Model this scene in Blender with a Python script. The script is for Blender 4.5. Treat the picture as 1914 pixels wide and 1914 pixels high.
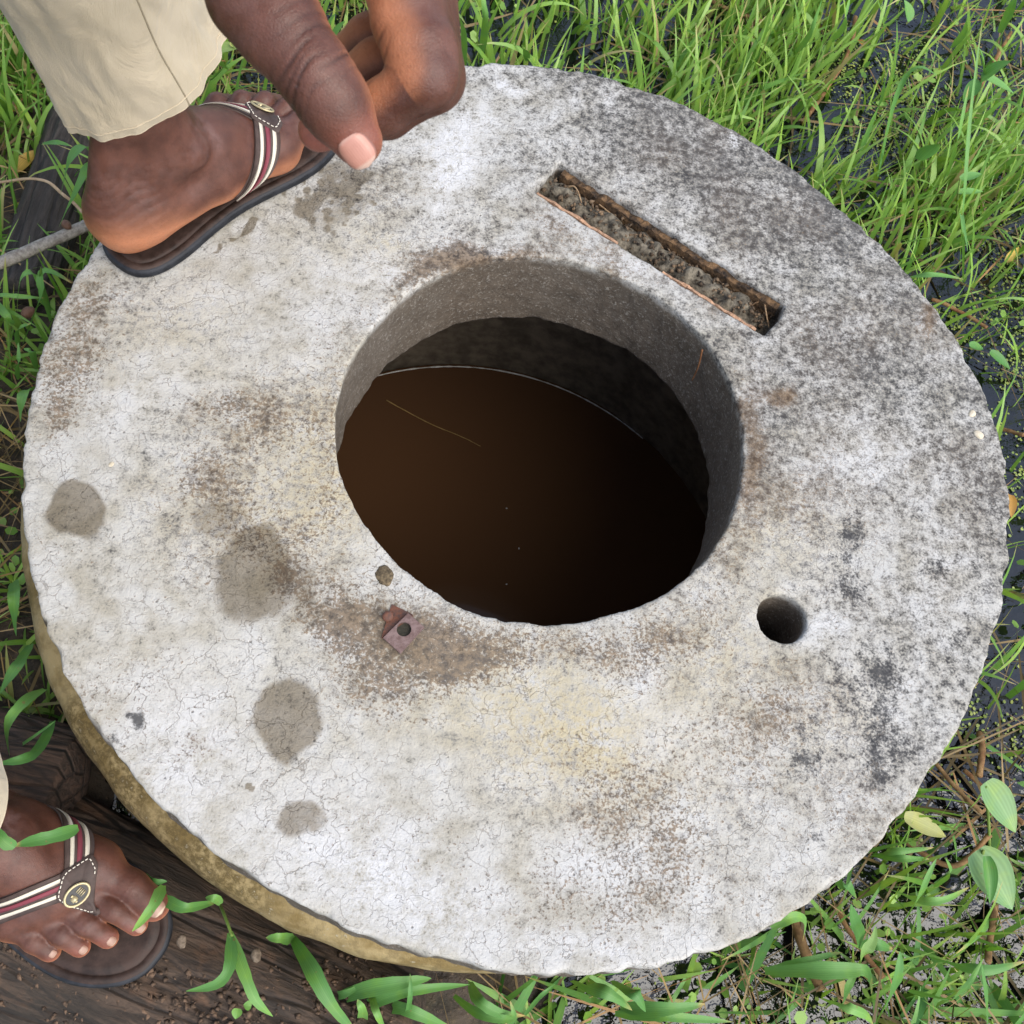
import bpy, math, random
import numpy as np
from mathutils import Vector, Matrix

for o in list(bpy.data.objects):
    bpy.data.objects.remove(o, do_unlink=True)
scene = bpy.context.scene
COL = scene.collection
rng = np.random.default_rng(7)
random.seed(7)
A = np.array

# ---------------------------------------------------------------- camera, light, exposure
CAM = A([-0.1474, -0.4532, 1.1442])
CR = A([0.9904, 0.0, 0.1379]); CF = A([0.1265, 0.3986, -0.9084])
CF = CF / np.linalg.norm(CF); CR = CR - CF * (CR @ CF); CR /= np.linalg.norm(CR); CU = np.cross(CR, CF)
cam_data = bpy.data.cameras.new('camera')
cam = bpy.data.objects.new('camera', cam_data); COL.objects.link(cam)
cam_data.sensor_width = 36.0
cam_data.lens = 18.0 / math.tan(math.radians(26.5))
cam_data.clip_start = 0.02; cam_data.clip_end = 400
M = Matrix(((CR[0], CU[0], -CF[0], CAM[0]), (CR[1], CU[1], -CF[1], CAM[1]), (CR[2], CU[2], -CF[2], CAM[2]), (0, 0, 0, 1)))
cam.matrix_world = M
cam_data.dof.use_dof = True
cam_data.dof.focus_distance = 0.86
cam_data.dof.aperture_fstop = 36
scene.camera = cam

SUN_EL, SUN_AZ = 52.0, -45.0          # degrees; azimuth measured from +X towards +Y
w = bpy.data.worlds.new('World'); scene.world = w; w.use_nodes = True
wn = w.node_tree; wn.nodes.clear()
sky = wn.nodes.new('ShaderNodeTexSky'); sky.sky_type = 'NISHITA'; sky.sun_disc = False
sky.sun_elevation = math.radians(SUN_EL); sky.sun_rotation = math.radians(90 - SUN_AZ)
sky.air_density = 1.0; sky.dust_density = 2.0; sky.ozone_density = 1.0
hs = wn.nodes.new('ShaderNodeHueSaturation'); hs.inputs['Saturation'].default_value = 0.72
bg = wn.nodes.new('ShaderNodeBackground'); bg.inputs['Strength'].default_value = 0.15
wo = wn.nodes.new('ShaderNodeOutputWorld')
wn.links.new(sky.outputs[0], hs.inputs['Color']); wn.links.new(hs.outputs[0], bg.inputs[0]); wn.links.new(bg.outputs[0], wo.inputs[0])
sl = bpy.data.lights.new('sun', 'SUN'); sl.energy = 1.5; sl.angle = math.radians(60); sl.color = (1.0, 0.945, 0.83)
so = bpy.data.objects.new('sun', sl); COL.objects.link(so)
sd = Vector((math.cos(math.radians(SUN_EL)) * math.cos(math.radians(SUN_AZ)), math.cos(math.radians(SUN_EL)) * math.sin(math.radians(SUN_AZ)), math.sin(math.radians(SUN_EL))))
so.rotation_euler = sd.to_track_quat('Z', 'Y').to_euler(); so.location = (2, 2, 4)
scene.view_settings.view_transform = 'Standard'; scene.view_settings.look = 'None'
scene.view_settings.exposure = 1.12; scene.view_settings.gamma = 1.0

scene.cycles.max_bounces = 5; scene.cycles.diffuse_bounces = 3; scene.cycles.glossy_bounces = 2; scene.cycles.transmission_bounces = 3

# ---------------------------------------------------------------- measuring the photograph
FPX = 957 / math.tan(math.radians(26.5))
H = 0.30          # top of the well cover above the marsh water
TH = 0.113        # cover thickness
R0 = 0.46
def ray(x, y): return CF + (x - 957) / FPX * CR - (y - 957) / FPX * CU
def at(x, y, z):
    d = ray(x, y); return CAM + d * ((z - CAM[2]) / d[2])
def dep(x, y, d): return CAM + d * ray(x, y)
def topix(P):
    d = P - CAM; k = d @ CF
    return np.stack([957 + FPX * (d @ CR) / k, 957 - FPX * (d @ CU) / k], -1)

# ---------------------------------------------------------------- mesh helpers
def raw(name, V, faces, mat=None, parent=None, smooth=True, attrs=None, mats=None, midx=None):
    V = np.asarray(V, np.float32); me = bpy.data.meshes.new(name)
    if isinstance(faces, np.ndarray):
        n, k = faces.shape
        me.vertices.add(len(V)); me.vertices.foreach_set('co', V.ravel())
        me.loops.add(n * k); me.loops.foreach_set('vertex_index', faces.astype(np.int32).ravel())
        me.polygons.add(n); me.polygons.foreach_set('loop_start', np.arange(0, n * k, k, dtype=np.int32))
        me.polygons.foreach_set('loop_total', np.full(n, k, np.int32))
    else:
        me.from_pydata(V.tolist(), [], faces)
    me.update(calc_edges=True); me.validate()
    if smooth: me.polygons.foreach_set('use_smooth', np.ones(len(me.polygons), bool))
    if attrs:
        for k, a in attrs.items():
            a = np.asarray(a, np.float32)
            if a.ndim == 1:
                at_ = me.attributes.new(k, 'FLOAT', 'POINT'); at_.data.foreach_set('value', a)
            else:
                at_ = me.attributes.new(k, 'FLOAT_VECTOR', 'POINT'); at_.data.foreach_set('vector', a.ravel())
    for m in (mats or ([mat] if mat else [])): me.materials.append(m)
    if midx is not None: me.polygons.foreach_set('material_index', np.asarray(midx, np.int32))
    o = bpy.data.objects.new(name, me); COL.objects.link(o)
    if parent is not None: o.parent = parent
    return o

def empty(name, loc=(0, 0, 0), parent=None):
    o = bpy.data.objects.new(name, None); COL.objects.link(o); o.location = loc; o.empty_display_size = 0.05
    if parent is not None: o.parent = parent
    return o
def tag(o, label=None, cat=None, group=None, kind=None):
    if label: o['label'] = label
    if cat: o['category'] = cat
    if group: o['group'] = group
    if kind: o['kind'] = kind
    return o

def grid_faces(nu, nv, close_u=False, off=0):
    i = np.arange(nu if close_u else nu - 1); j = np.arange(nv - 1)
    I, J = np.meshgrid(i, j, indexing='ij'); I2 = (I + 1) % nu
    return (np.stack([I * nv + J, I2 * nv + J, I2 * nv + J + 1, I * nv + J + 1], -1).reshape(-1, 4) + off)

# value noise
def _hash(i, j, k, s):
    h = (i.astype(np.int64) * 374761393 + j.astype(np.int64) * 668265263 + k.astype(np.int64) * 2147483647 + s * 974634777) & 0xFFFFFFFF
    h = ((h ^ (h >> 13)) * 1274126177) & 0xFFFFFFFF
    h = h ^ (h >> 16)
    return (h & 0xFFFF).astype(np.float32) / 32767.5 - 1.0
def noise(P, scale, seed=0, octv=1, gain=0.5):
    P = np.asarray(P, np.float64); out = 0; amp = 1.0; tot = 0
    for o in range(octv):
        q = P * scale * (2 ** o) + 17.3 * o + 1000
        f = np.floor(q); t = (q - f); t = t * t * (3 - 2 * t); f = f.astype(np.int64)
        x, y, z = f[..., 0], f[..., 1], f[..., 2]; a, b, c = t[..., 0], t[..., 1], t[..., 2]; s = seed + o * 31
        def L(k):
            n00 = _hash(x, y, z + k, s); n10 = _hash(x + 1, y, z + k, s); n01 = _hash(x, y + 1, z + k, s); n11 = _hash(x + 1, y + 1, z + k, s)
            return (n00 * (1 - a) + n10 * a) * (1 - b) + (n01 * (1 - a) + n11 * a) * b
        out = out + amp * (L(0) * (1 - c) + L(1) * c); tot += amp; amp *= gain
    return out / tot
def n2(X, Y, scale, seed=0, octv=1): return noise(np.stack([X, Y, np.zeros_like(X)], -1), scale, seed, octv)
def sstep(a, b, x):
    t = np.clip((x - a) / (b - a), 0, 1); return t * t * (3 - 2 * t)

def surface_nets(F, org, h):
    S = F < 0
    nx, ny, nz = F.shape
    c = np.zeros((nx - 1, ny - 1, nz - 1), np.uint8)
    for dx in (0, 1):
        for dy in (0, 1):
            for dz in (0, 1):
                c += S[dx:nx - 1 + dx, dy:ny - 1 + dy, dz:nz - 1 + dz]
    act = (c > 0) & (c < 8)
    I = np.argwhere(act); idx = np.full(act.shape, -1, np.int32); idx[act] = np.arange(len(I))
    corner = A([(i, j, k) for i in (0, 1) for j in (0, 1) for k in (0, 1)])
    vals = np.stack([F[I[:, 0] + q[0], I[:, 1] + q[1], I[:, 2] + q[2]] for q in corner], 1)
    acc = np.zeros((len(I), 3)); cnt = np.zeros(len(I))
    for a in range(8):
        for b in range(a + 1, 8):
            if np.abs(corner[a] - corner[b]).sum() != 1: continue
            va, vb = vals[:, a], vals[:, b]; m = (va < 0) != (vb < 0)
            t = np.where(m, va / np.where(va - vb == 0, 1, va - vb), 0)
            p = corner[a][None] + t[:, None] * (corner[b] - corner[a])[None]
            acc[m] += p[m]; cnt[m] += 1
    V = (I + acc / cnt[:, None]) * h + org
    Q = []
    for ax in range(3):
        s0 = [slice(None)] * 3; s1 = [slice(None)] * 3; s0[ax] = slice(0, -1); s1[ax] = slice(1, None)
        a_, b_ = S[tuple(s0)], S[tuple(s1)]
        E = np.argwhere(a_ != b_); fl = a_[tuple(E.T)]
        u, v = [(1, 2), (2, 0), (0, 1)][ax]
        ok = (E[:, u] > 0) & (E[:, v] > 0) & (E[:, u] < F.shape[u] - 1) & (E[:, v] < F.shape[v] - 1)
        E = E[ok]; fl = fl[ok]
        def cell(du, dv):
            e = E.copy(); e[:, u] += du; e[:, v] += dv; return idx[e[:, 0], e[:, 1], e[:, 2]]
        q = np.stack([cell(-1, -1), cell(0, -1), cell(0, 0), cell(-1, 0)], 1)
        q[~fl] = q[~fl][:, ::-1]
        Q.append(q)
    return V, np.concatenate(Q)

def vnormals(V, Q):
    n = np.cross(V[Q[:, 2]] - V[Q[:, 0]], V[Q[:, 3]] - V[Q[:, 1]]); N = np.zeros_like(V)
    for k in range(4): np.add.at(N, Q[:, k], n)
    return N / (np.linalg.norm(N, axis=1, keepdims=True) + 1e-12)

def rcone(P, a, ra, b, rb):
    a = A(a, float); b = A(b, float); d = b - a; L = d @ d + 1e-12
    t = np.clip(((P - a) @ d) / L, 0, 1)
    return np.linalg.norm(P - a - t[..., None] * d, axis=-1) - (ra + (rb - ra) * t)
def smin(a, b, k):
    h = np.clip(0.5 + 0.5 * (b - a) / k, 0, 1); return b + (a - b) * h - k * h * (1 - h)
def ellip(P, c, r):
    q = (P - A(c)) / A(r); k = np.linalg.norm(q, axis=-1); return (k - 1) * min(r)
def gridpts(lo, hi, h):
    ax = [np.arange(lo[i], hi[i] + h, h) for i in range(3)]
    return np.stack(np.meshgrid(*ax, indexing='ij'), -1)

# swept tube through points
def tube(pts, rad, n=8, twist=0, flat=1.0, caps=True):
    pts = np.asarray(pts, float); m = len(pts); rad = np.broadcast_to(np.asarray(rad, float), (m,))
    T = np.gradient(pts, axis=0); T /= np.linalg.norm(T, axis=1, keepdims=True) + 1e-12
    up = A([0, 0, 1.0]) if abs(T[0][2]) < 0.9 else A([1.0, 0, 0])
    S = np.cross(T, up); S /= np.linalg.norm(S, axis=1, keepdims=True) + 1e-12; B = np.cross(S, T)
    an = np.linspace(0, 2 * math.pi, n, endpoint=False)
    V = pts[:, None] + rad[:, None, None] * (np.cos(an)[None, :, None] * S[:, None] + flat * np.sin(an)[None, :, None] * B[:, None])
    f = []
    for i in range(m - 1):
        for j in range(n):
            f.append((i * n + j, i * n + (j + 1) % n, (i + 1) * n + (j + 1) % n, (i + 1) * n + j))
    if caps: f += [tuple(range(n - 1, -1, -1)), tuple(range((m - 1) * n, m * n))]
    return V.reshape(-1, 3), f
def smoothpath(pts, n):
    pts = np.asarray(pts, float); m = len(pts); t = np.linspace(0, m - 1, n); out = []
    for x in t:
        i = min(int(x), m - 2); u = x - i
        p0, p1, p2, p3 = pts[max(i - 1, 0)], pts[i], pts[i + 1], pts[min(i + 2, m - 1)]
        out.append(0.5 * (2 * p1 + (p2 - p0) * u + (2 * p0 - 5 * p1 + 4 * p2 - p3) * u * u + (3 * p1 - p0 - 3 * p2 + p3) * u ** 3))
    return A(out)

# ---------------------------------------------------------------- material helpers
class MT:
    def __init__(s, name):
        s.m = bpy.data.materials.new(name); s.m.use_nodes = True; s.t = s.m.node_tree; s.t.nodes.clear()
        s.out = s.n('ShaderNodeOutputMaterial'); s.b = s.n('ShaderNodeBsdfPrincipled'); s.l(s.b.outputs[0], s.out.inputs[0])
        s.co = s.n('ShaderNodeTexCoord').outputs['Object']
    def n(s, k, **kw):
        x = s.t.nodes.new(k)
        for a, v in kw.items(): setattr(x, a, v)
        return x
    def l(s, a, b): s.t.links.new(a, b)
    def put(s, sock, v):
        if hasattr(v, 'is_output') or isinstance(v, bpy.types.NodeSocket): s.l(v, sock)
        elif isinstance(v, (tuple, list)): sock.default_value = (*v, 1.0) if len(v) == 3 and len(sock.default_value) == 4 else v
        else: sock.default_value = v
    def set(s, **kw):
        for k, v in kw.items(): s.put(s.b.inputs[k.replace('_', ' ')], v)
    def noise(s, scale, detail=4, rough=0.55, vec=None, dist=0.0):
        x = s.n('ShaderNodeTexNoise'); s.l(vec or s.co, x.inputs['Vector']); x.inputs['Scale'].default_value = scale
        x.inputs['Detail'].default_value = detail; x.inputs['Roughness'].default_value = rough; x.inputs['Distortion'].default_value = dist
        return x.outputs[0]
    def vor(s, scale, feat='F1', vec=None, rnd=1.0):
        x = s.n('ShaderNodeTexVoronoi'); x.feature = feat; s.l(vec or s.co, x.inputs['Vector']); x.inputs['Scale'].default_value = scale
        x.inputs['Randomness'].default_value = rnd
        return x.outputs[0]
    def math(s, op, a, b=None, c=None, clamp=False):
        x = s.n('ShaderNodeMath', operation=op, use_clamp=clamp); s.put(x.inputs[0], a)
        if b is not None: s.put(x.inputs[1], b)
        if c is not None: s.put(x.inputs[2], c)
        return x.outputs[0]
    def step(s, v, a, b, lo=0.0, hi=1.0):
        x = s.n('ShaderNodeMapRange', interpolation_type='SMOOTHSTEP'); s.put(x.inputs[0], v); s.put(x.inputs[1], a); s.put(x.inputs[2], b)
        x.inputs[3].default_value = lo; x.inputs[4].default_value = hi
        return x.outputs[0]
    def mix(s, f, a, b, mode='MIX'):
        x = s.n('ShaderNodeMix', data_type='RGBA', blend_type=mode); s.put(x.inputs[0], f); s.put(x.inputs[6], a); s.put(x.inputs[7], b)
        return x.outputs[2]
    def attr(s, name): return s.n('ShaderNodeAttribute', attribute_name=name).outputs['Fac']
    def attrv(s, name): return s.n('ShaderNodeAttribute', attribute_name=name).outputs['Vector']
    def ramp(s, v, stops):
        x = s.n('ShaderNodeValToRGB'); s.l(v, x.inputs[0]); e = x.color_ramp.elements
        while len(e) < len(stops): e.new(0.5)
        for q, (p, c) in zip(e, stops): q.position = p; q.color = (*c, 1.0)
        return x.outputs[0]
    def bump(s, h, strength=0.3, dist=0.002, nrm=None):
        x = s.n('ShaderNodeBump'); x.inputs['Strength'].default_value = strength; x.inputs['Distance'].default_value = dist; s.l(h, x.inputs['Height'])
        if nrm is not None: s.l(nrm, x.inputs['Normal'])
        s.l(x.outputs[0], s.b.inputs['Normal']); return x.outputs[0]
    def mapping(s, scale=(1, 1, 1), rot=(0, 0, 0), vec=None):
        x = s.n('ShaderNodeMapping'); s.l(vec or s.co, x.inputs[0]); x.inputs['Scale'].default_value = scale; x.inputs['Rotation'].default_value = rot
        return x.outputs[0]
# ================================================================ the well
def concrete_mat():
    s = MT('weathered_concrete')
    dark, brown, black, wet, yel, wall, whi = (s.attr(k) for k in ('dark', 'brown', 'black', 'wet', 'yellow', 'wall', 'chalk'))
    n1 = s.noise(430, 2, 0.65); n2_ = s.noise(120, 4, 0.7); n3 = s.noise(30, 4, 0.65); n5 = s.noise(210, 3, 0.7); nb = s.noise(6.5, 4, 0.6)
    # grains: fine salt and pepper whose coverage follows the lichen
    g = s.math('ADD', s.math('MULTIPLY', n1, 0.40), s.math('ADD', s.math('MULTIPLY', n2_, 0.36), s.math('MULTIPLY', n3, 0.24)))
    thr = s.math('MULTIPLY_ADD', dark, 0.30, 0.338)
    lich = s.step(s.math('SUBTRACT', g, thr), -0.115, 0.12)
    pale = s.mix(s.step(n3, 0.36, 0.66), (0.285, 0.268, 0.228), (0.405, 0.402, 0.395))
    pale = s.mix(s.step(nb, 0.40, 0.64), pale, s.mix(0.45, pale, (0.452, 0.452, 0.452)))
    pale = s.mix(s.math('MULTIPLY', yel, s.step(n2_, 0.3, 0.62)), pale, (0.37, 0.32, 0.215))
    whi = s.math('MULTIPLY', whi, s.step(g, .36, .56))
    pale = s.mix(whi, pale, (0.48, 0.48, 0.49))
    dk = s.mix(s.step(n2_, 0.35, 0.65), (0.045, 0.043, 0.042), (0.145, 0.141, 0.136))
    dk = s.mix(s.math('MULTIPLY', brown, 0.9), dk, (0.12, 0.083, 0.055))
    col = s.mix(lich, dk, pale)
    # brown dirt lies in crumbs between pale grains
    bm = s.step(s.math('ADD', s.math('MULTIPLY', brown, 0.75), s.math('ADD', s.math('MULTIPLY', s.math('SUBTRACT', n5, 0.5), 1.7), s.math('MULTIPLY', s.math('SUBTRACT', n1, 0.5), 1.7))), 0.24, 0.74)
    col = s.mix(s.math('MULTIPLY', bm, 0.82), col, s.mix(s.step(n2_, .35, .65), (0.042, 0.027, 0.017), (0.165, 0.112, 0.068)))
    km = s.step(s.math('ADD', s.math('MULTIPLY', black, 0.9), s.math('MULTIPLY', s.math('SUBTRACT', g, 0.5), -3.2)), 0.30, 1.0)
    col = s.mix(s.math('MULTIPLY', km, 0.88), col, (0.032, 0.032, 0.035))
    # craze lines
    wv = s.n('ShaderNodeVectorMath', operation='ADD'); wsc = s.n('ShaderNodeVectorMath', operation='SCALE')
    nz = s.n('ShaderNodeTexNoise'); s.l(s.co, nz.inputs['Vector']); nz.inputs['Scale'].default_value = 60; nz.inputs['Detail'].default_value = 4
    s.l(nz.outputs[1], wsc.inputs[0]); wsc.inputs['Scale'].default_value = 0.030; s.l(s.co, wv.inputs[0]); s.l(wsc.outputs[0], wv.inputs[1])
    ce = s.vor(27, 'DISTANCE_TO_EDGE', wv.outputs[0]); ce2 = s.vor(62, 'DISTANCE_TO_EDGE', wv.outputs[0])
    cm = s.math('MULTIPLY', s.step(ce, 0.0, 0.018, 1.0, 0.0), s.step(nb, 0.44, 0.60))
    cm2 = s.math('MULTIPLY', s.step(ce2, 0.0, 0.030, 1.0, 0.0), s.step(n3, 0.46, 0.60))
    cr = s.math('MULTIPLY', s.math('MAXIMUM', cm, cm2), s.math('SUBTRACT', 1.0, s.math('MULTIPLY', dark, 0.75)))
    col = s.mix(s.math('MULTIPLY', cr, 0.46), col, (0.10, 0.07, 0.04))
    # pin holes
    pv = s.vor(95); ph = s.math('MULTIPLY', s.step(pv, 0.05, 0.13, 1.0, 0.0), s.step(n3, 0.52, 0.60))
    col = s.mix(s.math('MULTIPLY', ph, 0.7), col, (0.10, 0.085, 0.07))
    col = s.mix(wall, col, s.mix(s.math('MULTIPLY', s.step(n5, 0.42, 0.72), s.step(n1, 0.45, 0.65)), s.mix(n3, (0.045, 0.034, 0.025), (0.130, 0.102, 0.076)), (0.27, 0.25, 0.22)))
    wetc = s.mix(1.0, col, (0.46, 0.415, 0.35), 'MULTIPLY')
    wm = s.step(s.math('ADD', wet, s.math('MULTIPLY', s.math('SUBTRACT', n2_, 0.5), 0.6)), 0.24, 0.74)
    col = s.mix(wm, col, wetc)
    s.set(Base_Color=col, Roughness=s.math('SUBTRACT', 0.92, s.math('MULTIPLY', wm, 0.30)))
    s.b.inputs['Specular IOR Level'].default_value = 0.3
    hgt = s.math('SUBTRACT', s.math('ADD', s.math('MULTIPLY', n1, 0.6), s.math('MULTIPLY', n5, 0.9)), s.math('ADD', s.math('MULTIPLY', cr, 0.7), s.math('MULTIPLY', ph, 1.4)))
    s.bump(hgt, 0.55, 0.0022)
    return s.m
MAT_CONC = concrete_mat()

HC = A([0.002, 0.008]); HR = 0.1952                       # hand hole
SL = [at(1040, 305, H), at(1003, 355, H), at(1430, 625, H), at(1473, 572, H)]
slc = sum(SL)[:2] / 4; sldir = ((SL[2] + SL[3]) - (SL[0] + SL[1]))[:2]; SLEN = np.linalg.norm(sldir) / 2; sldir /= np.linalg.norm(sldir)
slnor = A([-sldir[1], sldir[0]]); SLW = abs((SL[0] - SL[1])[:2] @ slnor) / 2 * 1.14
SLEN *= 0.5
SH = at(1462, 1155, H)[:2]; SHR = 0.0232

PIX = lambda X, Y: topix(np.stack([X, Y, np.full_like(X, H)], -1))
def blobs(px, L):
    out = np.zeros(len(px))
    for (cx, cy, rx, ry, an, amp) in L:
        a = math.radians(an); dx = px[:, 0] - cx; dy = px[:, 1] - cy
        u = (dx * math.cos(a) + dy * math.sin(a)) / rx; v = (-dx * math.sin(a) + dy * math.cos(a)) / ry
        out += amp * np.exp(-(u * u + v * v))
    return out
def discs(px, L):       # wet spots with a firm edge
    out = np.zeros(len(px))
    for (cx, cy, rx, ry, an, amp) in L:
        a = math.radians(an); dx = px[:, 0] - cx; dy = px[:, 1] - cy
        u = (dx * math.cos(a) + dy * math.sin(a)) / rx; v = (-dx * math.sin(a) + dy * math.cos(a)) / ry
        out = np.maximum(out, amp * sstep(1.32, 0.68, np.hypot(u, v)))
    return out
BL_DARK = [(1240, 260, 260, 120, 25, .24), (1600, 520, 170, 330, -30, .10), (1000, 150, 150, 40, 5, .12), (1500, 760, 140, 260, 0, .06), (700, 300, 90, 60, 0, .12),
           (250, 470, 80, 60, -30, .25), (1000, 320, 90, 70, 30, .16), (900, 480, 150, 40, 0, .25), (1420, 850, 40, 200, 0, .12), (870, 1180, 220, 60, 15, .16), (1250, 660, 60, 40, 40, .1), (1640, 1350, 160, 130, 0, .14), (1600, 1130, 120, 90, 0, .14),
           (330, 1300, 260, 220, 30, -.12), (700, 1620, 360, 160, 15, -.14), (560, 520, 200, 120, -30, -.07), (480, 680, 160, 120, 0, -.06), (1200, 1350, 170, 120, 20, -.10), (1150, 1500, 200, 120, 20, -.06), (1650, 900, 90, 120, 0, -.12), (1500, 1150, 160, 100, 0, -.05), (230, 850, 130, 120, 0, -.05)]
BL_CHALK = [(840, 330, 34, 90, 15, .9), (905, 230, 40, 40, 0, .8), (860, 290, 30, 50, -30, .7), (800, 260, 45, 18, 40, .6), (990, 185, 70, 10, 35, .55), (1120, 185, 60, 9, -12, .4), (945, 145, 40, 10, 55, .5), (1363, 262, 12, 22, -10, 1.0), (1240, 480, 60, 20, 42, .6), (1330, 470, 90, 14, 34, .5),
            (1440, 640, 30, 14, 0, .6), (930, 463, 90, 14, 4, .6), (760, 490, 70, 30, -15, .5), (640, 520, 120, 60, -15, .45), (300, 1420, 120, 160, 30, .55), (620, 1560, 200, 100, 15, .5), (760, 1690, 200, 70, 15, .5), (1130, 1760, 140, 40, 0, .45), (1180, 1270, 60, 40, 0, .5), (1260, 1380, 110, 70, 20, .45),
            (1120, 1610, 120, 70, 10, .35), (250, 740, 130, 60, -30, .4), (1640, 850, 110, 70, 0, .4), (1560, 1180, 70, 40, 0, .4), (1760, 1080, 60, 90, 0, .35), (1190, 490, 60, 22, 35, .6), (600, 640, 130, 60, -25, .3), (1690, 1310, 30, 50, 0, .5)]
BL_BROWN = [(690, 1180, 120, 70, 20, .75), (830, 1220, 120, 60, 10, .65), (620, 1150, 60, 40, 0, .55), (740, 1290, 130, 60, 0, .45), (500, 790, 120, 80, 0, .42), (420, 760, 60, 30, 0, .3), (130, 650, 60, 110, 10, .45), (110, 780, 40, 60, 0, .35), (1000, 1220, 200, 50, 0, .5), (1280, 1170, 120, 60, -30, .42),
            (640, 850, 50, 200, 0, .35), (760, 740, 60, 60, 0, .2), (380, 900, 70, 60, 0, .4), (440, 1000, 130, 100, 0, .35), (540, 1090, 60, 60, 0, .45), (560, 1000, 40, 60, 0, .3), (900, 478, 120, 22, -3, .9), (790, 520, 70, 20, -35, .6), (1150, 490, 60, 30, 20, .5), (1395, 820, 28, 130, 0, .55), (1340, 1010, 60, 60, 0, .35),
            (1452, 737, 28, 14, 10, 1.1), (1722, 600, 22, 16, 0, .9), (1150, 1480, 180, 90, 30, .32), (1380, 1380, 130, 100, 0, .33), (1230, 1560, 180, 90, 0, .25), (1080, 1690, 260, 80, 0, .25), (1260, 1690, 130, 70, 0, .25), (320, 1320, 80, 90, 0, .12), (240, 1270, 90, 70, 0, .15), (1480, 1290, 120, 90, 0, .3), (350, 1410, 40, 30, 0, .35),
            (1300, 560, 60, 20, 30, .4), (1040, 410, 40, 20, 30, .35), (200, 560, 80, 60, 0, .3), (720, 600, 60, 60, 0, .2), (1500, 920, 90, 90, 0, .22), (1600, 1500, 130, 70, 0, .2)]
BL_YEL = [(1020, 1330, 260, 90, 0, .7), (1180, 1440, 200, 120, 0, .55), (640, 900, 90, 160, 0, .5), (480, 960, 170, 90, 0, .5), (1440, 1010, 120, 100, 0, .5), (700, 470, 120, 60, 0, .4), (740, 460, 30, 20, 0, .6), (1340, 1220, 140, 90, 0, .45), (300, 640, 160, 90, -25, .3), (880, 1220, 200, 60, 0, .4), (1090, 1400, 60, 40, 30, .4), (1560, 1350, 100, 100, 0, .3), (560, 800, 160, 120, 0, .35)]
BL_BLACK = [(1600, 1100, 30, 42, 0, .85), (1745, 1062, 34, 26, 0, .8), (1645, 1310, 44, 95, 5, .82), (1510, 1415, 46, 56, 20, .82), (1640, 1440, 38, 50, 20, .78), (1520, 1555, 22, 14, 0, .8), (1590, 1000, 30, 70, 10, .45), (1700, 1400, 60, 40, 0, .4), (1780, 1320, 40, 60, 0, .45), (1600, 1250, 80, 60, 0, .4), (1720, 960, 22, 30, 0, .45), (1790, 1180, 30, 40, 0, .5), (1580, 1020, 26, 60, 20, .4), (1560, 1330, 60, 60, 0, .35), (1380, 280, 60, 30, 30, .3), (1290, 330, 60, 40, 30, .3),
            (1460, 420, 60, 70, 40, .22), (1790, 960, 16, 30, 0, .5), (262, 1350, 13, 17, 20, 1.15), (245, 1340, 8, 8, 0, .9), (216, 1375, 14, 8, 20, 1.1), (325, 1390, 7, 8, 0, .95), (272, 990, 30, 26, 0, 0.0), (900, 472, 100, 12, -2, .6), (780, 530, 60, 12, -38, .5), (1510, 880, 14, 14, 0, .5), (1250, 330, 40, 20, 20, .25), (1830, 1050, 20, 50, 0, .4), (1780, 1270, 30, 40, 0, .4),
            (720, 1200, 20, 30, 0, .3), (570, 1160, 26, 16, 0, .45), (1180, 250, 60, 30, 0, .25), (620, 1140, 20, 14, 0, .4)]
BL_WET = [(145, 958, 60, 54, -15, 1.0), (478, 1062, 84, 92, 10, .85), (400, 975, 62, 40, 0, .50), (560, 1080, 40, 60, 0, .5), (535, 1335, 70, 76, 10, 1.0), (570, 1535, 44, 42, 0, .66), (600, 362, 26, 20, 0, .6), (655, 355, 46, 16, -28, .9), (575, 385, 30, 18, -35, .7), (630, 330, 50, 22, -20, .55), (465, 428, 22, 9, -20, .95), (430, 436, 10, 6, 0, .8), (463, 1458, 9, 8, 0, 1.0),
          (260, 268, 1, 1, 0, 0), (660, 268, 40, 20, 0, .4), (405, 452, 10, 6, -30, .8), (640, 395, 70, 24, -12, .45)]

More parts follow.
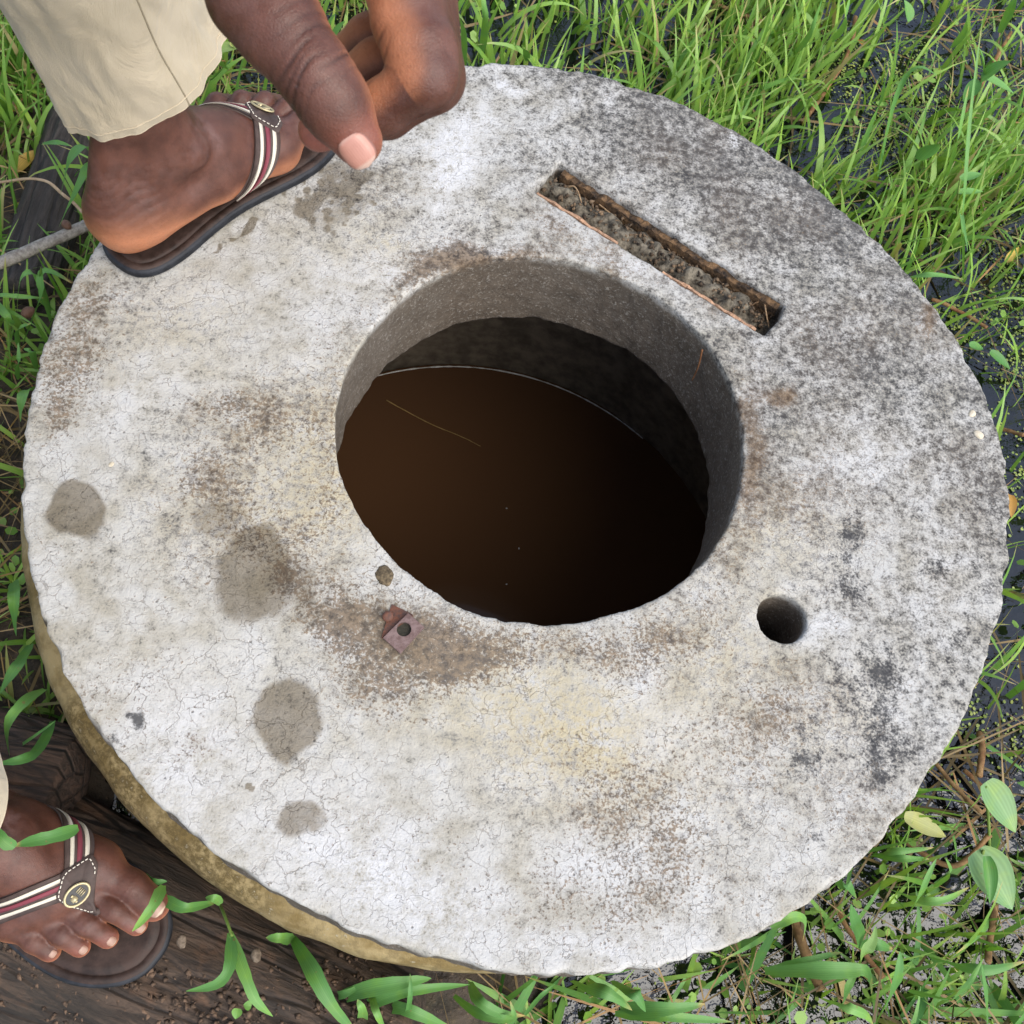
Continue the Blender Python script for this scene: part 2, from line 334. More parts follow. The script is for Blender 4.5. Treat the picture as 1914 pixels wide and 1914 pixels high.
def build_cover():
    h = 0.0026; zlo = H - TH
    ax = np.arange(-0.475, 0.4751, h); az = np.arange(zlo - 0.008, H + 0.0081, h)
    X, Y = np.meshgrid(ax, ax, indexing='ij')
    P2 = np.stack([X, Y, np.zeros_like(X)], -1)
    th = np.arctan2(Y, X); r = np.hypot(X, Y)
    lob = 1.2 * (-.00008 * np.cos(2 * th) - .00037 * np.sin(2 * th) + .00049 * np.cos(3 * th) + .00047 * np.sin(3 * th) + .00331 * np.cos(4 * th) + .00083 * np.sin(4 * th) + .00246 * np.cos(5 * th) + .00144 * np.sin(5 * th))
    dout = r - (R0 + 0.0015 + lob)
    rh = np.hypot(X - HC[0], Y - HC[1]); dhole = HR + .0023 * np.sin(2 * th) - .0013 * np.cos(5 * th) - rh
    lx = (X - slc[0]) * sldir[0] + (Y - slc[1]) * sldir[1]; ly = (X - slc[0]) * slnor[0] + (Y - slc[1]) * slnor[1]
    qx = np.abs(lx) - (SLEN - 0.003); qy = np.abs(ly) - (SLW - 0.003)
    dsl = np.hypot(np.maximum(qx, 0), np.maximum(qy, 0)) + np.minimum(np.maximum(qx, qy), 0) - 0.003
    dsh = np.hypot(X - SH[0], Y - SH[1]) - SHR
    edge = n2(X, Y, 95, 3, 3) * 0.0030 + n2(X, Y, 38, 5, 2) * 0.0020
    chip = np.maximum(0, n2(X, Y, 60, 9, 2) - 0.15) * 0.012
    F = np.empty((len(ax), len(ax), len(az)), np.float32)
    relief = n2(X, Y, 8, 21, 3) * 0.0012 + n2(X, Y, 150, 22, 2) * 0.0005
    for k, z in enumerate(az):
        dz = H - z                                  # depth below the top
        mk = (np.abs(dout) < .014) | (np.abs(dhole) < .014) | (np.abs(dsl) < .012) | (np.abs(dsh) < .012); nz = np.zeros_like(X); nz[mk] = noise(np.stack([X[mk], Y[mk], np.full(mk.sum(), z)], -1), 60, 40, 3) * 0.0032
        near = math.exp(-max(dz, 0) / 0.006)        # edges crumble near the top arris
        near_b = math.exp(-max(z - zlo, 0) / 0.007)
        d2 = np.maximum(dout + edge * 0.8 + (chip * 0.8 + 0.0015) * near + nz * (1 - near) , dhole + nz * 0.5 + (edge * 0.5 + chip * 0.25) * near + (edge + chip) * near_b * 0.6)
        d2 = np.maximum(d2, -(dsh - nz * 0.35 + edge * 0.25))
        d = np.maximum(d2, np.maximum(z - (H + relief), zlo - z))
        if dz < 0.066:
            sl_ = np.maximum(dsl + nz * 0.9 + edge * 0.35 - near * 0.0005, -(z - (H - 0.052 + n2(X, Y, 70, 50, 3) * 0.008)))
            d = np.maximum(d, -sl_)
        F[:, :, k] = d
    V, Q = surface_nets(F, A([ax[0], ax[0], az[0]]), h)
    px = PIX(V[:, 0], V[:, 1])
    wn_ = np.stack([n2(V[:, 0], V[:, 1], 22, 61, 4), n2(V[:, 0], V[:, 1], 22, 62, 4)], -1); fine = n2(V[:, 0], V[:, 1], 60, 63, 3)
    pw = px + wn_ * 46
    big = n2(V[:, 0], V[:, 1], 9, 70, 4)
    t = sstep(-200, 1100, (px[:, 0] - 800) * .75 + (950 - px[:, 1]) * .65)
    dark = 0.165 + 0.43 * t + 0.8 * blobs(pw, BL_DARK) + 0.24 * big + 0.10 * fine + 0.10 * n2(V[:, 0], V[:, 1], 26, 74, 3)
    pc = px + wn_ * 28
    chalk = np.clip(blobs(pc, BL_CHALK) * (1.0 + 0.8 * fine), 0, 1); dark = dark - 0.32 * chalk
    brown = 1.25 * blobs(pw, BL_BROWN) * (1 + .55 * n2(V[:, 0], V[:, 1], 40, 76, 3)) + 0.30 * n2(V[:, 0], V[:, 1], 14, 71, 4) + 0.05
    yel = 0.95 * blobs(pw, BL_YEL) + 0.15 * big + 0.16
    black = blobs(px + wn_ * 22, BL_BLACK) * (1 + 0.5 * fine)
    black[px[:, 1] > 1330] = np.maximum(black[px[:, 1] > 1330], 0)
    gd = np.random.default_rng(3); DROPS = [(gd.normal(612, 50), gd.normal(362, 28), q_, q_ * gd.uniform(.6, 1), gd.uniform(0, 90), gd.uniform(.55, .95)) for q_ in gd.uniform(3.5, 10, 46)]
    wet = np.maximum(discs(px + wn_ * 34 + fine[:, None] * 7, BL_WET), discs(px + wn_ * 8, DROPS)) * (1 + .22 * n2(V[:, 0], V[:, 1], 45, 78, 2))
    rr = np.hypot(V[:, 0] - HC[0], V[:, 1] - HC[1]); inslot = 0
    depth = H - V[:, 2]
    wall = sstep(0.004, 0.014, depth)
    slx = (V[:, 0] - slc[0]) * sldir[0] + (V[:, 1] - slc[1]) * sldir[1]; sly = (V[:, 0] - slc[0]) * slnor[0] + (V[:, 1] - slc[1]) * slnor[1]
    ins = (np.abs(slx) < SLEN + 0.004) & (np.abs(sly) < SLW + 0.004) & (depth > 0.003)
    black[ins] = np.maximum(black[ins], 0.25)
    # the outside face keeps a greyer crust
    c = lambda a: np.clip(a, 0, 1.2)
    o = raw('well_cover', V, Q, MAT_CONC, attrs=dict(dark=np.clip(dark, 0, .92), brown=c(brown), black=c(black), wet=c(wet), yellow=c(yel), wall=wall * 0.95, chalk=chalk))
    return tag(o, 'round weathered concrete well cover with a big central hole, long slot and small round hole', 'well cover')
cover = build_cover()

# rusted angle bracket cast into the cover
def rust_mat(name, a, b):
    s = MT(name); n = s.noise(160, 5, 0.7)
    s.set(Base_Color=s.mix(s.step(n, 0.35, 0.65), a, b), Roughness=0.75, Metallic=0.15); s.bump(s.noise(500, 4), 0.5, 0.001); return s.m
RUST = rust_mat('rust_plate', (0.105, 0.062, 0.056), (0.175, 0.118, 0.112)); RUST2 = rust_mat('rust_flake', (0.15, 0.055, 0.03), (0.075, 0.042, 0.034))
DARKHOLE = rust_mat('bolt_hole_dark', (0.02, 0.019, 0.012), (0.05, 0.045, 0.03))
def frame_plate(q, th, hole=None, hr=0.0, nseg=24):
    # quad corners q (4x3) with thickness th down along its normal and a round hole
    q = A(q); n = np.cross(q[1] - q[0], q[3] - q[0]); n /= np.linalg.norm(n)
    V = []; F = []
    if hole is None:
        V = list(q) + list(q - n * th); F = [(0, 1, 2, 3), (7, 6, 5, 4)] + [(i, i + 4, (i + 1) % 4 + 4, (i + 1) % 4) for i in range(4)]
        return A(V), F
    u = (q[1] - q[0]) / np.linalg.norm(q[1] - q[0]); v = np.cross(n, u)
    inner = []; outer = []
    for k in range(nseg):
        a = 2 * math.pi * k / nseg; d = u * math.cos(a) + v * math.sin(a); inner.append(hole + d * hr)
        best = 1e9                                  # where the ray leaves the quad
        for i in range(4):
            e0, e1 = q[i], q[(i + 1) % 4]; e = e1 - e0; m = np.cross(e, n); den = d @ m
            if den > 1e-9: best = min(best, ((e0 - hole) @ m) / den)
        outer.append(hole + d * best)
    # snap the nearest outer point to each corner
    outer = A(outer); inner = A(inner)
    for c in q: outer[np.argmin(np.linalg.norm(outer - c, axis=1))] = c
    k = nseg; V = np.concatenate([outer, inner, outer - n * th, inner - n * th])
    for i in range(k):
        j = (i + 1) % k
        F += [(i, j, k + j, k + i), (2 * k + i, 3 * k + i, 3 * k + j, 2 * k + j), (i, 2 * k + i, 2 * k + j, j), (k + i, k + j, 3 * k + j, 3 * k + i)]
    return V, F
z0 = H
bc = [at(716, 1192, H + .006), at(748, 1221, H + .006), at(793, 1172, H + .009), at(763, 1146, H + .009)]
V, F = frame_plate(bc, 0.004, at(755, 1176, H + .0078), 0.0062)
brk = raw('rusty_bracket', V, F, RUST, cover, smooth=False)
brk.parent = cover
V, F = frame_plate([at(713, 1192, H + .003), at(756, 1160, H + .006), at(771, 1148, H + .004), at(732, 1129, H + .001)], 0.004)
raw('bracket_arm', V, F, RUST2, brk, smooth=False)
cc = at(755, 1176, H + .003); V = [cc] + [cc + 0.0068 * A([math.cos(a), math.sin(a), 0]) for a in np.linspace(0, 2 * math.pi, 16, endpoint=False)]
raw('bolt_hole_fill', V, [(0, i, i % 16 + 1) for i in range(1, 17)], DARKHOLE, brk)  # flat dark disc closing the bolt hole
V, F = tube([at(725, 1152, H + .002), at(725, 1152, H + .0052), at(725, 1152, H + .0056)], [0.0050, 0.0046, .002], 12); raw('rivet', V, F, RUST2, brk)

# chip of stone set in the surface beside the hole, loose pebbles
def stone(name, c, r, mat, seed=0, flat=0.6, sub=3, amp=0.25, parent=None):
    import bmesh
    bm = bmesh.new(); bmesh.ops.create_icosphere(bm, subdivisions=sub, radius=1.0)
    V = A([v.co[:] for v in bm.verts]); F = [tuple(v.index for v in f.verts) for f in bm.faces]; bm.free()
    V = V * (1 + amp * noise(V, 1.4, seed, 3))[:, None] * A([r, r * 0.75, r * flat]); a = seed * 1.7
    V = V @ A([[math.cos(a), math.sin(a), 0], [-math.sin(a), math.cos(a), 0], [0, 0, 1]]) + A(c)
    return raw(name, V, F, mat, parent)
def simple(name, a, b, scale=60, rough=0.85, bump=0.4, bd=0.002, spec=0.3, detail=5):
    s = MT(name); n = s.noise(scale, detail, 0.65); s.set(Base_Color=s.mix(s.step(n, 0.3, 0.7), a, b), Roughness=rough); s.b.inputs['Specular IOR Level'].default_value = spec
    s.bump(s.noise(scale * 3, 4), bump, bd); return s.m
M_STONE = simple('stone_chip', (0.035, 0.026, 0.016), (0.16, 0.12, 0.07), 260)
tag(stone('stone_chip', at(717, 1076, H - .001), 0.0100, M_STONE, 3, 0.30, 3, .5), 'small brown stone chip lodged at the rim of the big hole', 'stone')

M_PALEP = simple('cream_pebble', (.40, .34, .24), (.58, .52, .42), 150)
for i, (x, y, r_) in enumerate([(1817, 773, .0050), (1829, 812, .0058), (208, 868, .0030), (205, 1010, .0), (1100, 940 + 700, .0)]):
    if r_: stone('pebble', at(x, y, H), r_, M_PALEP, 30 + i, .35, 2, .2, cover)
# ---------------------------------------------------------------- debris in the slot
def slotp(u, v, z): return A([slc[0] + sldir[0] * u + slnor[0] * v, slc[1] + sldir[1] * u + slnor[1] * v, z])
M_WOODO = simple('fresh_orange_wood', (0.20, 0.115, 0.07), (0.45, 0.27, 0.17), 200)
M_WOODB = simple('rotten_wood', (0.012, 0.010, 0.009), (0.17, 0.10, 0.05), 75, 0.95, 0.9, 0.005)
M_MUD = simple('slot_mud', (0.022, 0.018, 0.013), (0.19, 0.165, 0.125), 110, 0.95, 0.7, 0.003)
M_TWIG = simple('dry_twig', (0.20, 0.12, 0.065), (0.38, 0.27, 0.16), 300)
def board(name, path_u, vfun, ztop, zbot, thick, mat, seed, amp=1.0):
    us = np.linspace(*path_u, 60); V = []
    for i, u in enumerate(us):
        j = n2(A([u]), A([seed * 1.0]), 110, seed, 3)[0]; k = n2(A([u]), A([seed + 5.0]), 200, seed, 3)[0]; v = vfun(u)
        V += [slotp(u, v + j * .0008, ztop + k * amp * .0022 - amp * .0012 * abs(j)), slotp(u, v + thick * (1 - .35 * (amp - 1) * abs(k)) + k * .0007, ztop - 0.0008 + j * amp * .0028), slotp(u, v + thick + j * .001, zbot), slotp(u, v, zbot)]
    f = grid_faces(60, 4); F = [tuple(q) for q in f] + [(i * 4 + 3, (i + 1) * 4 + 3, (i + 1) * 4, i * 4) for i in range(59)] + [(3, 2, 1, 0), (236, 237, 238, 239)]
    return raw(name, V, F, mat, smooth=False)
b1 = board('wood_strip', (-SLEN + .004, -SLEN + .105), lambda u: -SLW - .0005, H + .0002, H - .035, .0036, M_WOODO, 3)
tag(b1, 'orange wood strip lining the near edge of the slot at its upper end', 'wood strip')
b2 = board('wood_strip', (SLEN - .125, SLEN - .012), lambda u: -SLW - .0005, H - .0002, H - .035, .0034, M_WOODO, 8)
tag(b2, 'orange wood strip lining the near edge of the slot at its lower end', 'wood strip')
b3 = board('rotten_board', (-SLEN + .008, SLEN - .006), lambda u: SLW - .0075, H - .006, H - .05, .0085, M_WOODB, 13, 1.7)
tag(b3, 'rotten dark board along the far wall of the slot', 'board')
def debris():
    nu, nv = 150, 22; U = np.linspace(-SLEN - .002, SLEN + .002, nu); Vv = np.linspace(-SLW - .003, SLW + .003, nv)
    UU, VV = np.meshgrid(U, Vv, indexing='ij')
    hump = sstep(-SLW * 1.0, -SLW * .1, VV) * sstep(SLW * 1.0, SLW * .3, VV)
    end = sstep(SLEN, SLEN - .05, UU)
    lump = np.abs(n2(UU, VV, 48, 81, 2)) * .012 + n2(UU, VV, 110, 83, 2) * .004
    Z = H - .030 + hump * .018 * end + lump * (.5 + .7 * end)
    P = np.stack([slc[0] + sldir[0] * UU + slnor[0] * VV, slc[1] + sldir[1] * UU + slnor[1] * VV, Z], -1).reshape(-1, 3)
    return raw('mud', P, grid_faces(nu, nv), M_MUD)
tag(debris(), 'grey dried mud and rotten crumbs filling the slot', 'mud', kind='stuff')
for i, (u, v) in enumerate([(-.118, .004), (-.108, -.002), (-.096, .003), (-.06, .001), (.075, .002), (.092, -.004), (.105, .003)]):
    if abs(u) < SLEN:
        lb = ['dark clod at the upper tip of the slot', 'dark clod just below the upper tip of the slot', 'dark clod under the looped twig in the slot', 'dark clod in the upper half of the slot', 'dark clod in the lower half of the slot', 'dark clod near the lower end of the slot', 'dark clod at the lowest end of the slot'][i]
        tag(stone('clod', slotp(u, v, H - .028), 0.0085 + .002 * (i % 3), M_WOODB, 20 + i, .8, 3, .5), lb, 'clod', 'clods in the slot')
gs = np.random.default_rng(5); VV_, FF_ = [], []
ico = A([(1, 0, 0), (-1, 0, 0), (0, 1, 0), (0, -1, 0), (0, 0, 1), (0, 0, -1)], float); icf = A([(0, 2, 4), (2, 1, 4), (1, 3, 4), (3, 0, 4), (2, 0, 5), (1, 2, 5), (3, 1, 5), (0, 3, 5)])
for i in range(420):
    u_, v_ = gs.uniform(-SLEN + .004, SLEN - .004), gs.normal(0, SLW * .5); v_ = np.clip(v_, -SLW + .003, SLW - .004)
    p_ = slotp(u_, v_, H - .022 + .012 * math.exp(-(v_ / SLW * 1.5) ** 2) * float(sstep(SLEN, SLEN - .05, np.float64(u_))) + gs.uniform(0, .006))
    sc_ = gs.uniform(.0010, .0042) * A([1, gs.uniform(.3, 1), gs.uniform(.3, .8)]); az_, tl_ = gs.uniform(0, 6.28), gs.normal(0, .5); ca, sa, ct, st_ = math.cos(az_), math.sin(az_), math.cos(tl_), math.sin(tl_)
    M_ = A([[ca, -sa, 0], [sa, ca, 0], [0, 0, 1]]) @ A([[ct, 0, st_], [0, 1, 0], [-st_, 0, ct]]); FF_.append(icf + 6 * len(VV_)); VV_.append((ico * (1 + gs.normal(0, .25, (6, 1)))) * sc_ @ M_.T + p_)
tag(raw('rotten_crumbs', np.concatenate(VV_), np.concatenate(FF_), simple('slot_crumb', (0.012, 0.009, 0.007), (0.17, 0.115, 0.07), 70), smooth=False), 'dark rotten wood crumbs strewn in the slot', 'crumbs', kind='stuff')
def twig(name, pts, r, mat, label, cat='twig', n=6, group=None, m=20):
    p = smoothpath(pts, m); p = p + (rng.random((m, 3)) - .5) * r * .3
    V, F = tube(p, np.linspace(r, r * .55, m), n); return tag(raw(name, V, F, mat), label, cat, group)
twig('twig', [at(1057, 350, H - .014), at(1075, 350, H - .008), at(1086, 375, H - .008), at(1092, 410, H - .02)], .0011, M_TWIG, 'pale looped twig at the upper end of the slot')
twig('twig', [at(1120, 382, H - .012), at(1140, 398, H - .012), at(1150, 405, H - .018)], .0009, M_TWIG, 'short thin twig across the upper slot debris')
twig('twig', [at(1428, 562, H - .012), at(1432, 585, H - .01), at(1437, 612, H - .02)], .0010, M_TWIG, 'upright twig in the lower end of the slot')
twig('twig', [at(1395, 575, H - .016), at(1420, 563, H - .012), at(1452, 560, H - .02)], .0012, M_WOODB, 'dark twig lying crosswise in the lower end of the slot')
hw = lambda a, z: A([HC[0] + (HR - .003) * math.cos(a), HC[1] + (HR - .003) * math.sin(a), z])
twig('root', [hw(.56, H - .006), hw(.53, H - .03), hw(.52, H - .055)], .0011, simple('root_brown', (.12, .05, .02), (.2, .09, .04)), 'thin reddish root clinging to the wall of the big hole', 'root')

# ---------------------------------------------------------------- well shaft below the cover
def shaft():
    RC = A([-0.0215, 0.0165]); ro, ri = 0.4835, 0.405
    zt = H - TH - 0.003
    prof = [(ri, -0.75), (ri, -0.4), (ri, -0.15), (ri, zt - 0.02), (ri + .004, zt - .004), (ri + .012, zt - .0005), (ro - .045, zt), (ro - .03, zt - .001), (ro - .02, zt - .0035), (ro - .011, zt - .009), (ro - .005, zt - .017), (ro - .0015, zt - .027), (ro, zt - .04), (ro - .001, zt - .06), (ro, zt - .1), (ro, -.05), (ro, -.75)]
    na = 360; V = np.zeros((na, len(prof), 3))
    for j, (r, z) in enumerate(prof):
        a = np.linspace(0, 2 * math.pi, na, endpoint=False)
        nn = noise(np.stack([np.cos(a) * r, np.sin(a) * r, np.full(na, z)], -1), 26, 90, 4) * .004 + noise(np.stack([np.cos(a) * r, np.sin(a) * r, np.full(na, z)], -1), 7, 92, 2) * .003
        V[:, j] = np.stack([RC[0] + np.cos(a) * (r + nn), RC[1] + np.sin(a) * (r + nn), np.full(na, z) + (nn * .3 if r > ri + .03 else 0)], -1)
    s = MT('mossy_ochre_concrete'); n = s.noise(26, 6, .65); n_ = s.noise(150, 5, .7); n3 = s.noise(8, 4); st = s.noise(90, 4, .6, s.mapping((1, 1, .25)))
    c = s.mix(s.step(n, .36, .62), (.165, .112, .036), (.30, .228, .108)); c = s.mix(s.math('MULTIPLY', s.step(n3, .42, .6), s.step(n_, .36, .6)), c, (.10, .068, .02)); c = s.mix(s.step(n_, .6, .72), c, (.33, .29, .20))
    c = s.mix(s.math('MULTIPLY', s.step(st, .5, .7), .45), c, (.12, .085, .035))
    sep = s.n('ShaderNodeSeparateXYZ'); s.l(s.co, sep.inputs[0]); low = s.step(sep.outputs[2], -.25, .1, 1, 0)
    s.set(Base_Color=c, Roughness=.9); s.bump(s.math('ADD', n_, s.math('MULTIPLY', n, .7)), .6, .003)
    inn = simple('damp_shaft_wall', (.085, .07, .052), (.20, .165, .125), 40, .6, .5)
    f = grid_faces(na, len(prof), True)[:, ::-1]; mi = (f % len(prof)).min(1) < 4
    o = raw('well_ring', V.reshape(-1, 3), f, attrs=None, mats=[s.m, inn], midx=mi.astype(int))
    return tag(o, 'mossy ochre concrete well ring showing under the cover at lower left', 'well ring')
shaft()
def disc(name, c, r, z, mat, rings=24, na=96, wob=0.0):
    V = [(c[0], c[1], z)]; F = []
    for k in range(1, rings + 1):
        for a in range(na): V.append((c[0] + r * k / rings * math.cos(a * 2 * math.pi / na), c[1] + r * k / rings * math.sin(a * 2 * math.pi / na), z))
    for a in range(na): F.append((0, 1 + a, 1 + (a + 1) % na))
    for k in range(rings - 1):
        for a in range(na):
            b = 1 + k * na; F.append((b + a, b + na + a, b + na + (a + 1) % na, b + (a + 1) % na))
    return raw(name, V, F, mat)
s = MT('turbid_well_water'); s.set(Base_Color=(.074, .037, .018), Roughness=.06, IOR=1.33); s.b.inputs['Specular IOR Level'].default_value = .35
WZ = H - .565
tag(disc('well_water', (-.0165, .0095), .408, WZ, s.m), 'still brown water inside the well', 'water', kind='structure')
twig('straw', [at(722, 748, WZ + .002), at(800, 790, WZ + .002), at(860, 815, WZ + .002), at(898, 834, WZ + .002)], .0009, simple('wet_straw', (.22, .14, .045), (.32, .22, .08)), 'thin straw floating on the brown well water', 'straw')
M_SCUM = simple('scum_white', (.5, .5, .48), (.75, .75, .74), 200)
for i, (x, y) in enumerate([(947, 950), (970, 1025), (947, 1092)]):
    tag(stone('speck', at(x, y, WZ + .001), .0016, M_SCUM, i, .4, 1), ['white speck on the well water, highest of three', 'white speck on the well water, middle of three', 'white speck on the well water, lowest of three'][i], 'speck', 'specks floating on the well water')
# meniscus bright line of foam against the far wall
pts = [A([-.0165 + .4035 * math.cos(a), .0095 + .4035 * math.sin(a), WZ + .001]) for a in np.linspace(1.95, .82, 60)]
V, F = tube(pts, .0011 * (0.4 + .9 * rng.random(60)), 5); tag(raw('foam_line', V, F, M_SCUM), 'thin pale foam line where the water meets the far shaft wall', 'foam')
# ================================================================ marsh ground, water, grass
def landness(x, y):
    a = sstep(-0.30, -0.52, x) * sstep(-0.75, -0.35, -np.abs(y - 0.1) * 0.7)
    b = sstep(0.28, -0.10, x) * sstep(-0.30, -0.50, y)
    c = sstep(-0.35, -0.60, x)
    m = np.clip(np.maximum(np.maximum(a, b), c), 0, 1)
    return np.clip(m + 0.35 * n2(x, y, 7, 101, 3) * (m > 0.02), 0, 1)
def ground_z(x, y):
    return -0.03 + 0.055 * landness(x, y) + n2(x, y, 9, 110, 3) * 0.012 + n2(x, y, 40, 111, 3) * 0.006
def annulus(radii, na, zf):
    a = np.linspace(0, 2 * math.pi, na, endpoint=False); R_, T_ = np.meshgrid(radii, a, indexing='ij')
    X = R_ * np.cos(T_); Y = R_ * np.sin(T_); Z = zf(X, Y) if callable(zf) else np.full_like(X, zf)
    f = grid_faces(na, len(radii), True)
    V = np.stack([X, Y, Z], -1).transpose(1, 0, 2).reshape(-1, 3)
    return V, f[:, ::-1]
rad = np.concatenate([np.linspace(0.445, 1.6, 190), 1.6 + np.geomspace(0.02, 90, 40)])
V, F = annulus(rad, 420, ground_z)
s = MT('wet_mud'); n = s.noise(40, 6, .7); nn = s.noise(11, 4); nf = s.noise(170, 4, .7)
c = s.mix(s.step(n, .35, .65), (.018, .013, .009), (.062, .045, .03)); c = s.mix(s.math('MULTIPLY', s.step(nf, .56, .7), .6), c, (.15, .105, .06)); c = s.mix(s.math('MULTIPLY', s.step(nn, .5, .65), .35), c, (.03, .035, .015))
s.set(Base_Color=c, Roughness=s.step(nn, .35, .65, .6, .9)); s.bump(s.math('ADD', n, nf), .7, .006)
tag(raw('ground', V, F, s.m), 'dark wet mud of the marsh', 'ground', kind='structure')
s = MT('marsh_water'); n = s.noise(9, 3, .5); n2b = s.noise(55, 3, .6)
s.set(Base_Color=s.mix(n, (.0018, .0026, .004), (.0035, .0042, .005)), Roughness=.04, IOR=1.5); s.b.inputs['Specular IOR Level'].default_value = .8
s.bump(s.math('ADD', n, s.math('MULTIPLY', n2b, .3)), .30, .012)
V, F = annulus(np.concatenate([np.linspace(.45, 1.6, 60), 1.6 + np.geomspace(.05, 90, 20)]), 200, 0.0)
tag(raw('water', V, F, s.m), 'dark marsh water standing between the grass', 'water', kind='structure')

def leaf_mat(name, a, b, dry, trans=.30, rough=.42):
    s = MT(name); tone = s.attr('tone'); tt = s.attr('along'); u = s.attr('across'); d = s.attr('dry')
    n = s.noise(45, 3); c = s.mix(tone, a, b); c = s.mix(s.step(n, .45, .75), c, s.mix(1.0, c, (1.25, 1.12, .75), 'MULTIPLY'))
    vein = s.step(s.math('ABSOLUTE', u), 0.0, .16, 1, 0); c = s.mix(s.math('MULTIPLY', vein, .35), c, s.mix(1.0, c, (1.5, 1.35, 1.4), 'MULTIPLY'))
    stripe = s.math('SINE', s.math('MULTIPLY', u, 26.0)); c = s.mix(s.math('MULTIPLY', s.math('MULTIPLY_ADD', stripe, .5, .5), .22), c, (.04, .09, .02)); les = s.math('MULTIPLY', s.step(s.noise(170, 3), .66, .72), s.step(s.noise(23, 2), .5, .6)); c = s.mix(s.math('MULTIPLY', les, .7), c, (.22, .15, .06))
    tip = s.math('MULTIPLY', s.step(s.math('ADD', tt, s.math('MULTIPLY', s.math('SUBTRACT', n, .5), .35)), .80, 1.0), s.step(s.noise(8, 2), .44, .54)); c = s.mix(s.math('MAXIMUM', d, s.math('MULTIPLY', tip, .8)), c, dry)
    s.set(Base_Color=c, Roughness=rough); s.b.inputs['Specular IOR Level'].default_value = .42
    tr = s.n('ShaderNodeBsdfTranslucent'); s.l(s.mix(1.0, c, (1.3, 1.25, .6), 'MULTIPLY'), tr.inputs[0]); mx = s.n('ShaderNodeMixShader'); mx.inputs[0].default_value = trans
    s.l(s.b.outputs[0], mx.inputs[1]); s.l(tr.outputs[0], mx.inputs[2]); s.l(mx.outputs[0], s.out.inputs[0])
    return s.m
M_GRASS = leaf_mat('fresh_grass', (.105, .25, .036), (.33, .52, .12), (.42, .32, .16))
M_LEAF = leaf_mat('broad_blade', (.065, .205, .050), (.19, .39, .095), (.45, .30, .12), .25, .52)
M_STRAW = leaf_mat('dead_straw', (.085, .055, .025), (.36, .25, .125), (.30, .17, .07), .1, .7)

def free(x, y):
    return np.hypot(x + .0165, y - .0095) > .492
LOGS = []            # (a, b, r) filled below for keeping blades off the logs
def offlogs(x, y):
    ok = np.ones(len(x), bool)
    for a, b, r in LOGS:
        d = b - a; t = np.clip(((x - a[0]) * d[0] + (y - a[1]) * d[1]) / (d @ d), 0, 1)
        ok &= np.hypot(x - a[0] - t * d[0], y - a[1] - t * d[1]) > r
    return ok
# things underfoot, defined here so that the grass can grow round them
_l = lambda p, z: at(*p, z)
LOG_SPEC = dict(
    foot=(_l((-330, 1500), .055), _l((760, 2010), .045), .105),
    corner=(_l((-120, 1905), .05), _l((230, 2040), .03), .055),
    upper=(_l((165, 190), .05), _l((40, 560), .045), .040),
    chunk=(_l((-160, 1440), .08), _l((150, 1500), .075), .070))
for k, (a, b, r) in LOG_SPEC.items(): LOGS.append((a[:2], b[:2], r * .9))

def ribbons(base, L, W, az, lean, curl, seg=5, z0=None, twist=None):
    n = len(L); t = np.linspace(0, 1, seg + 1)
    d = np.stack([np.cos(az), np.sin(az)], -1)
    ang = lean[:, None] + curl[:, None] * t[None] ** 1.6            # from vertical
    ds = (L / seg)[:, None]
    hx = np.concatenate([np.zeros((n, 1)), np.cumsum(np.sin(ang[:, 1:]) * ds, 1)], 1); hz = np.concatenate([np.zeros((n, 1)), np.cumsum(np.cos(ang[:, 1:]) * ds, 1)], 1)
    C = np.zeros((n, seg + 1, 3)); C[..., 0] = base[:, 0, None] + hx * d[:, 0, None]; C[..., 1] = base[:, 1, None] + hx * d[:, 1, None]; C[..., 2] = base[:, 2, None] + hz
    prof = np.clip(np.minimum(.55 + 2.0 * t, 1.0) * (1 - t ** 2.6), .04, 1)
    tw = (twist if twist is not None else np.zeros(n))[:, None] + np.zeros((1, seg + 1))
    side = np.stack([-d[:, 1], d[:, 0], np.zeros(n)], -1)[:, None] * np.cos(tw)[..., None]; side = side + np.stack([d[:, 0, None] * np.sin(tw) * np.cos(ang), d[:, 1, None] * np.sin(tw) * np.cos(ang), -np.sin(tw) * np.sin(ang)], -1)
    hw = (W[:, None] * prof[None] * .5)[..., None]
    V = np.stack([C - side * hw, C + side * hw], 2)                   # n, seg+1, 2, 3
    k = np.arange(seg); q = np.stack([2 * k, 2 * k + 1, 2 * k + 3, 2 * k + 2], -1)
    Fq = (q[None] + (np.arange(n) * 2 * (seg + 1))[:, None, None]).reshape(-1, 4)
    al = np.broadcast_to(t[None, :, None], (n, seg + 1, 2)).ravel(); ac = np.broadcast_to(A([-1., 1.])[None, None], (n, seg + 1, 2)).ravel()
    return V.reshape(-1, 3), Fq, al, ac
def spread(n, lo, hi, dens, seed):
    g = np.random.default_rng(seed); out = []
    m = 0
    while m < n:
        p = g.uniform(lo, hi, (n, 2)); keep = g.random(n) < dens(p[:, 0], p[:, 1]); p = p[keep]
        p = p[free(p[:, 0], p[:, 1]) & offlogs(p[:, 0], p[:, 1])]; out.append(p); m += len(p)
    return np.concatenate(out)[:n]
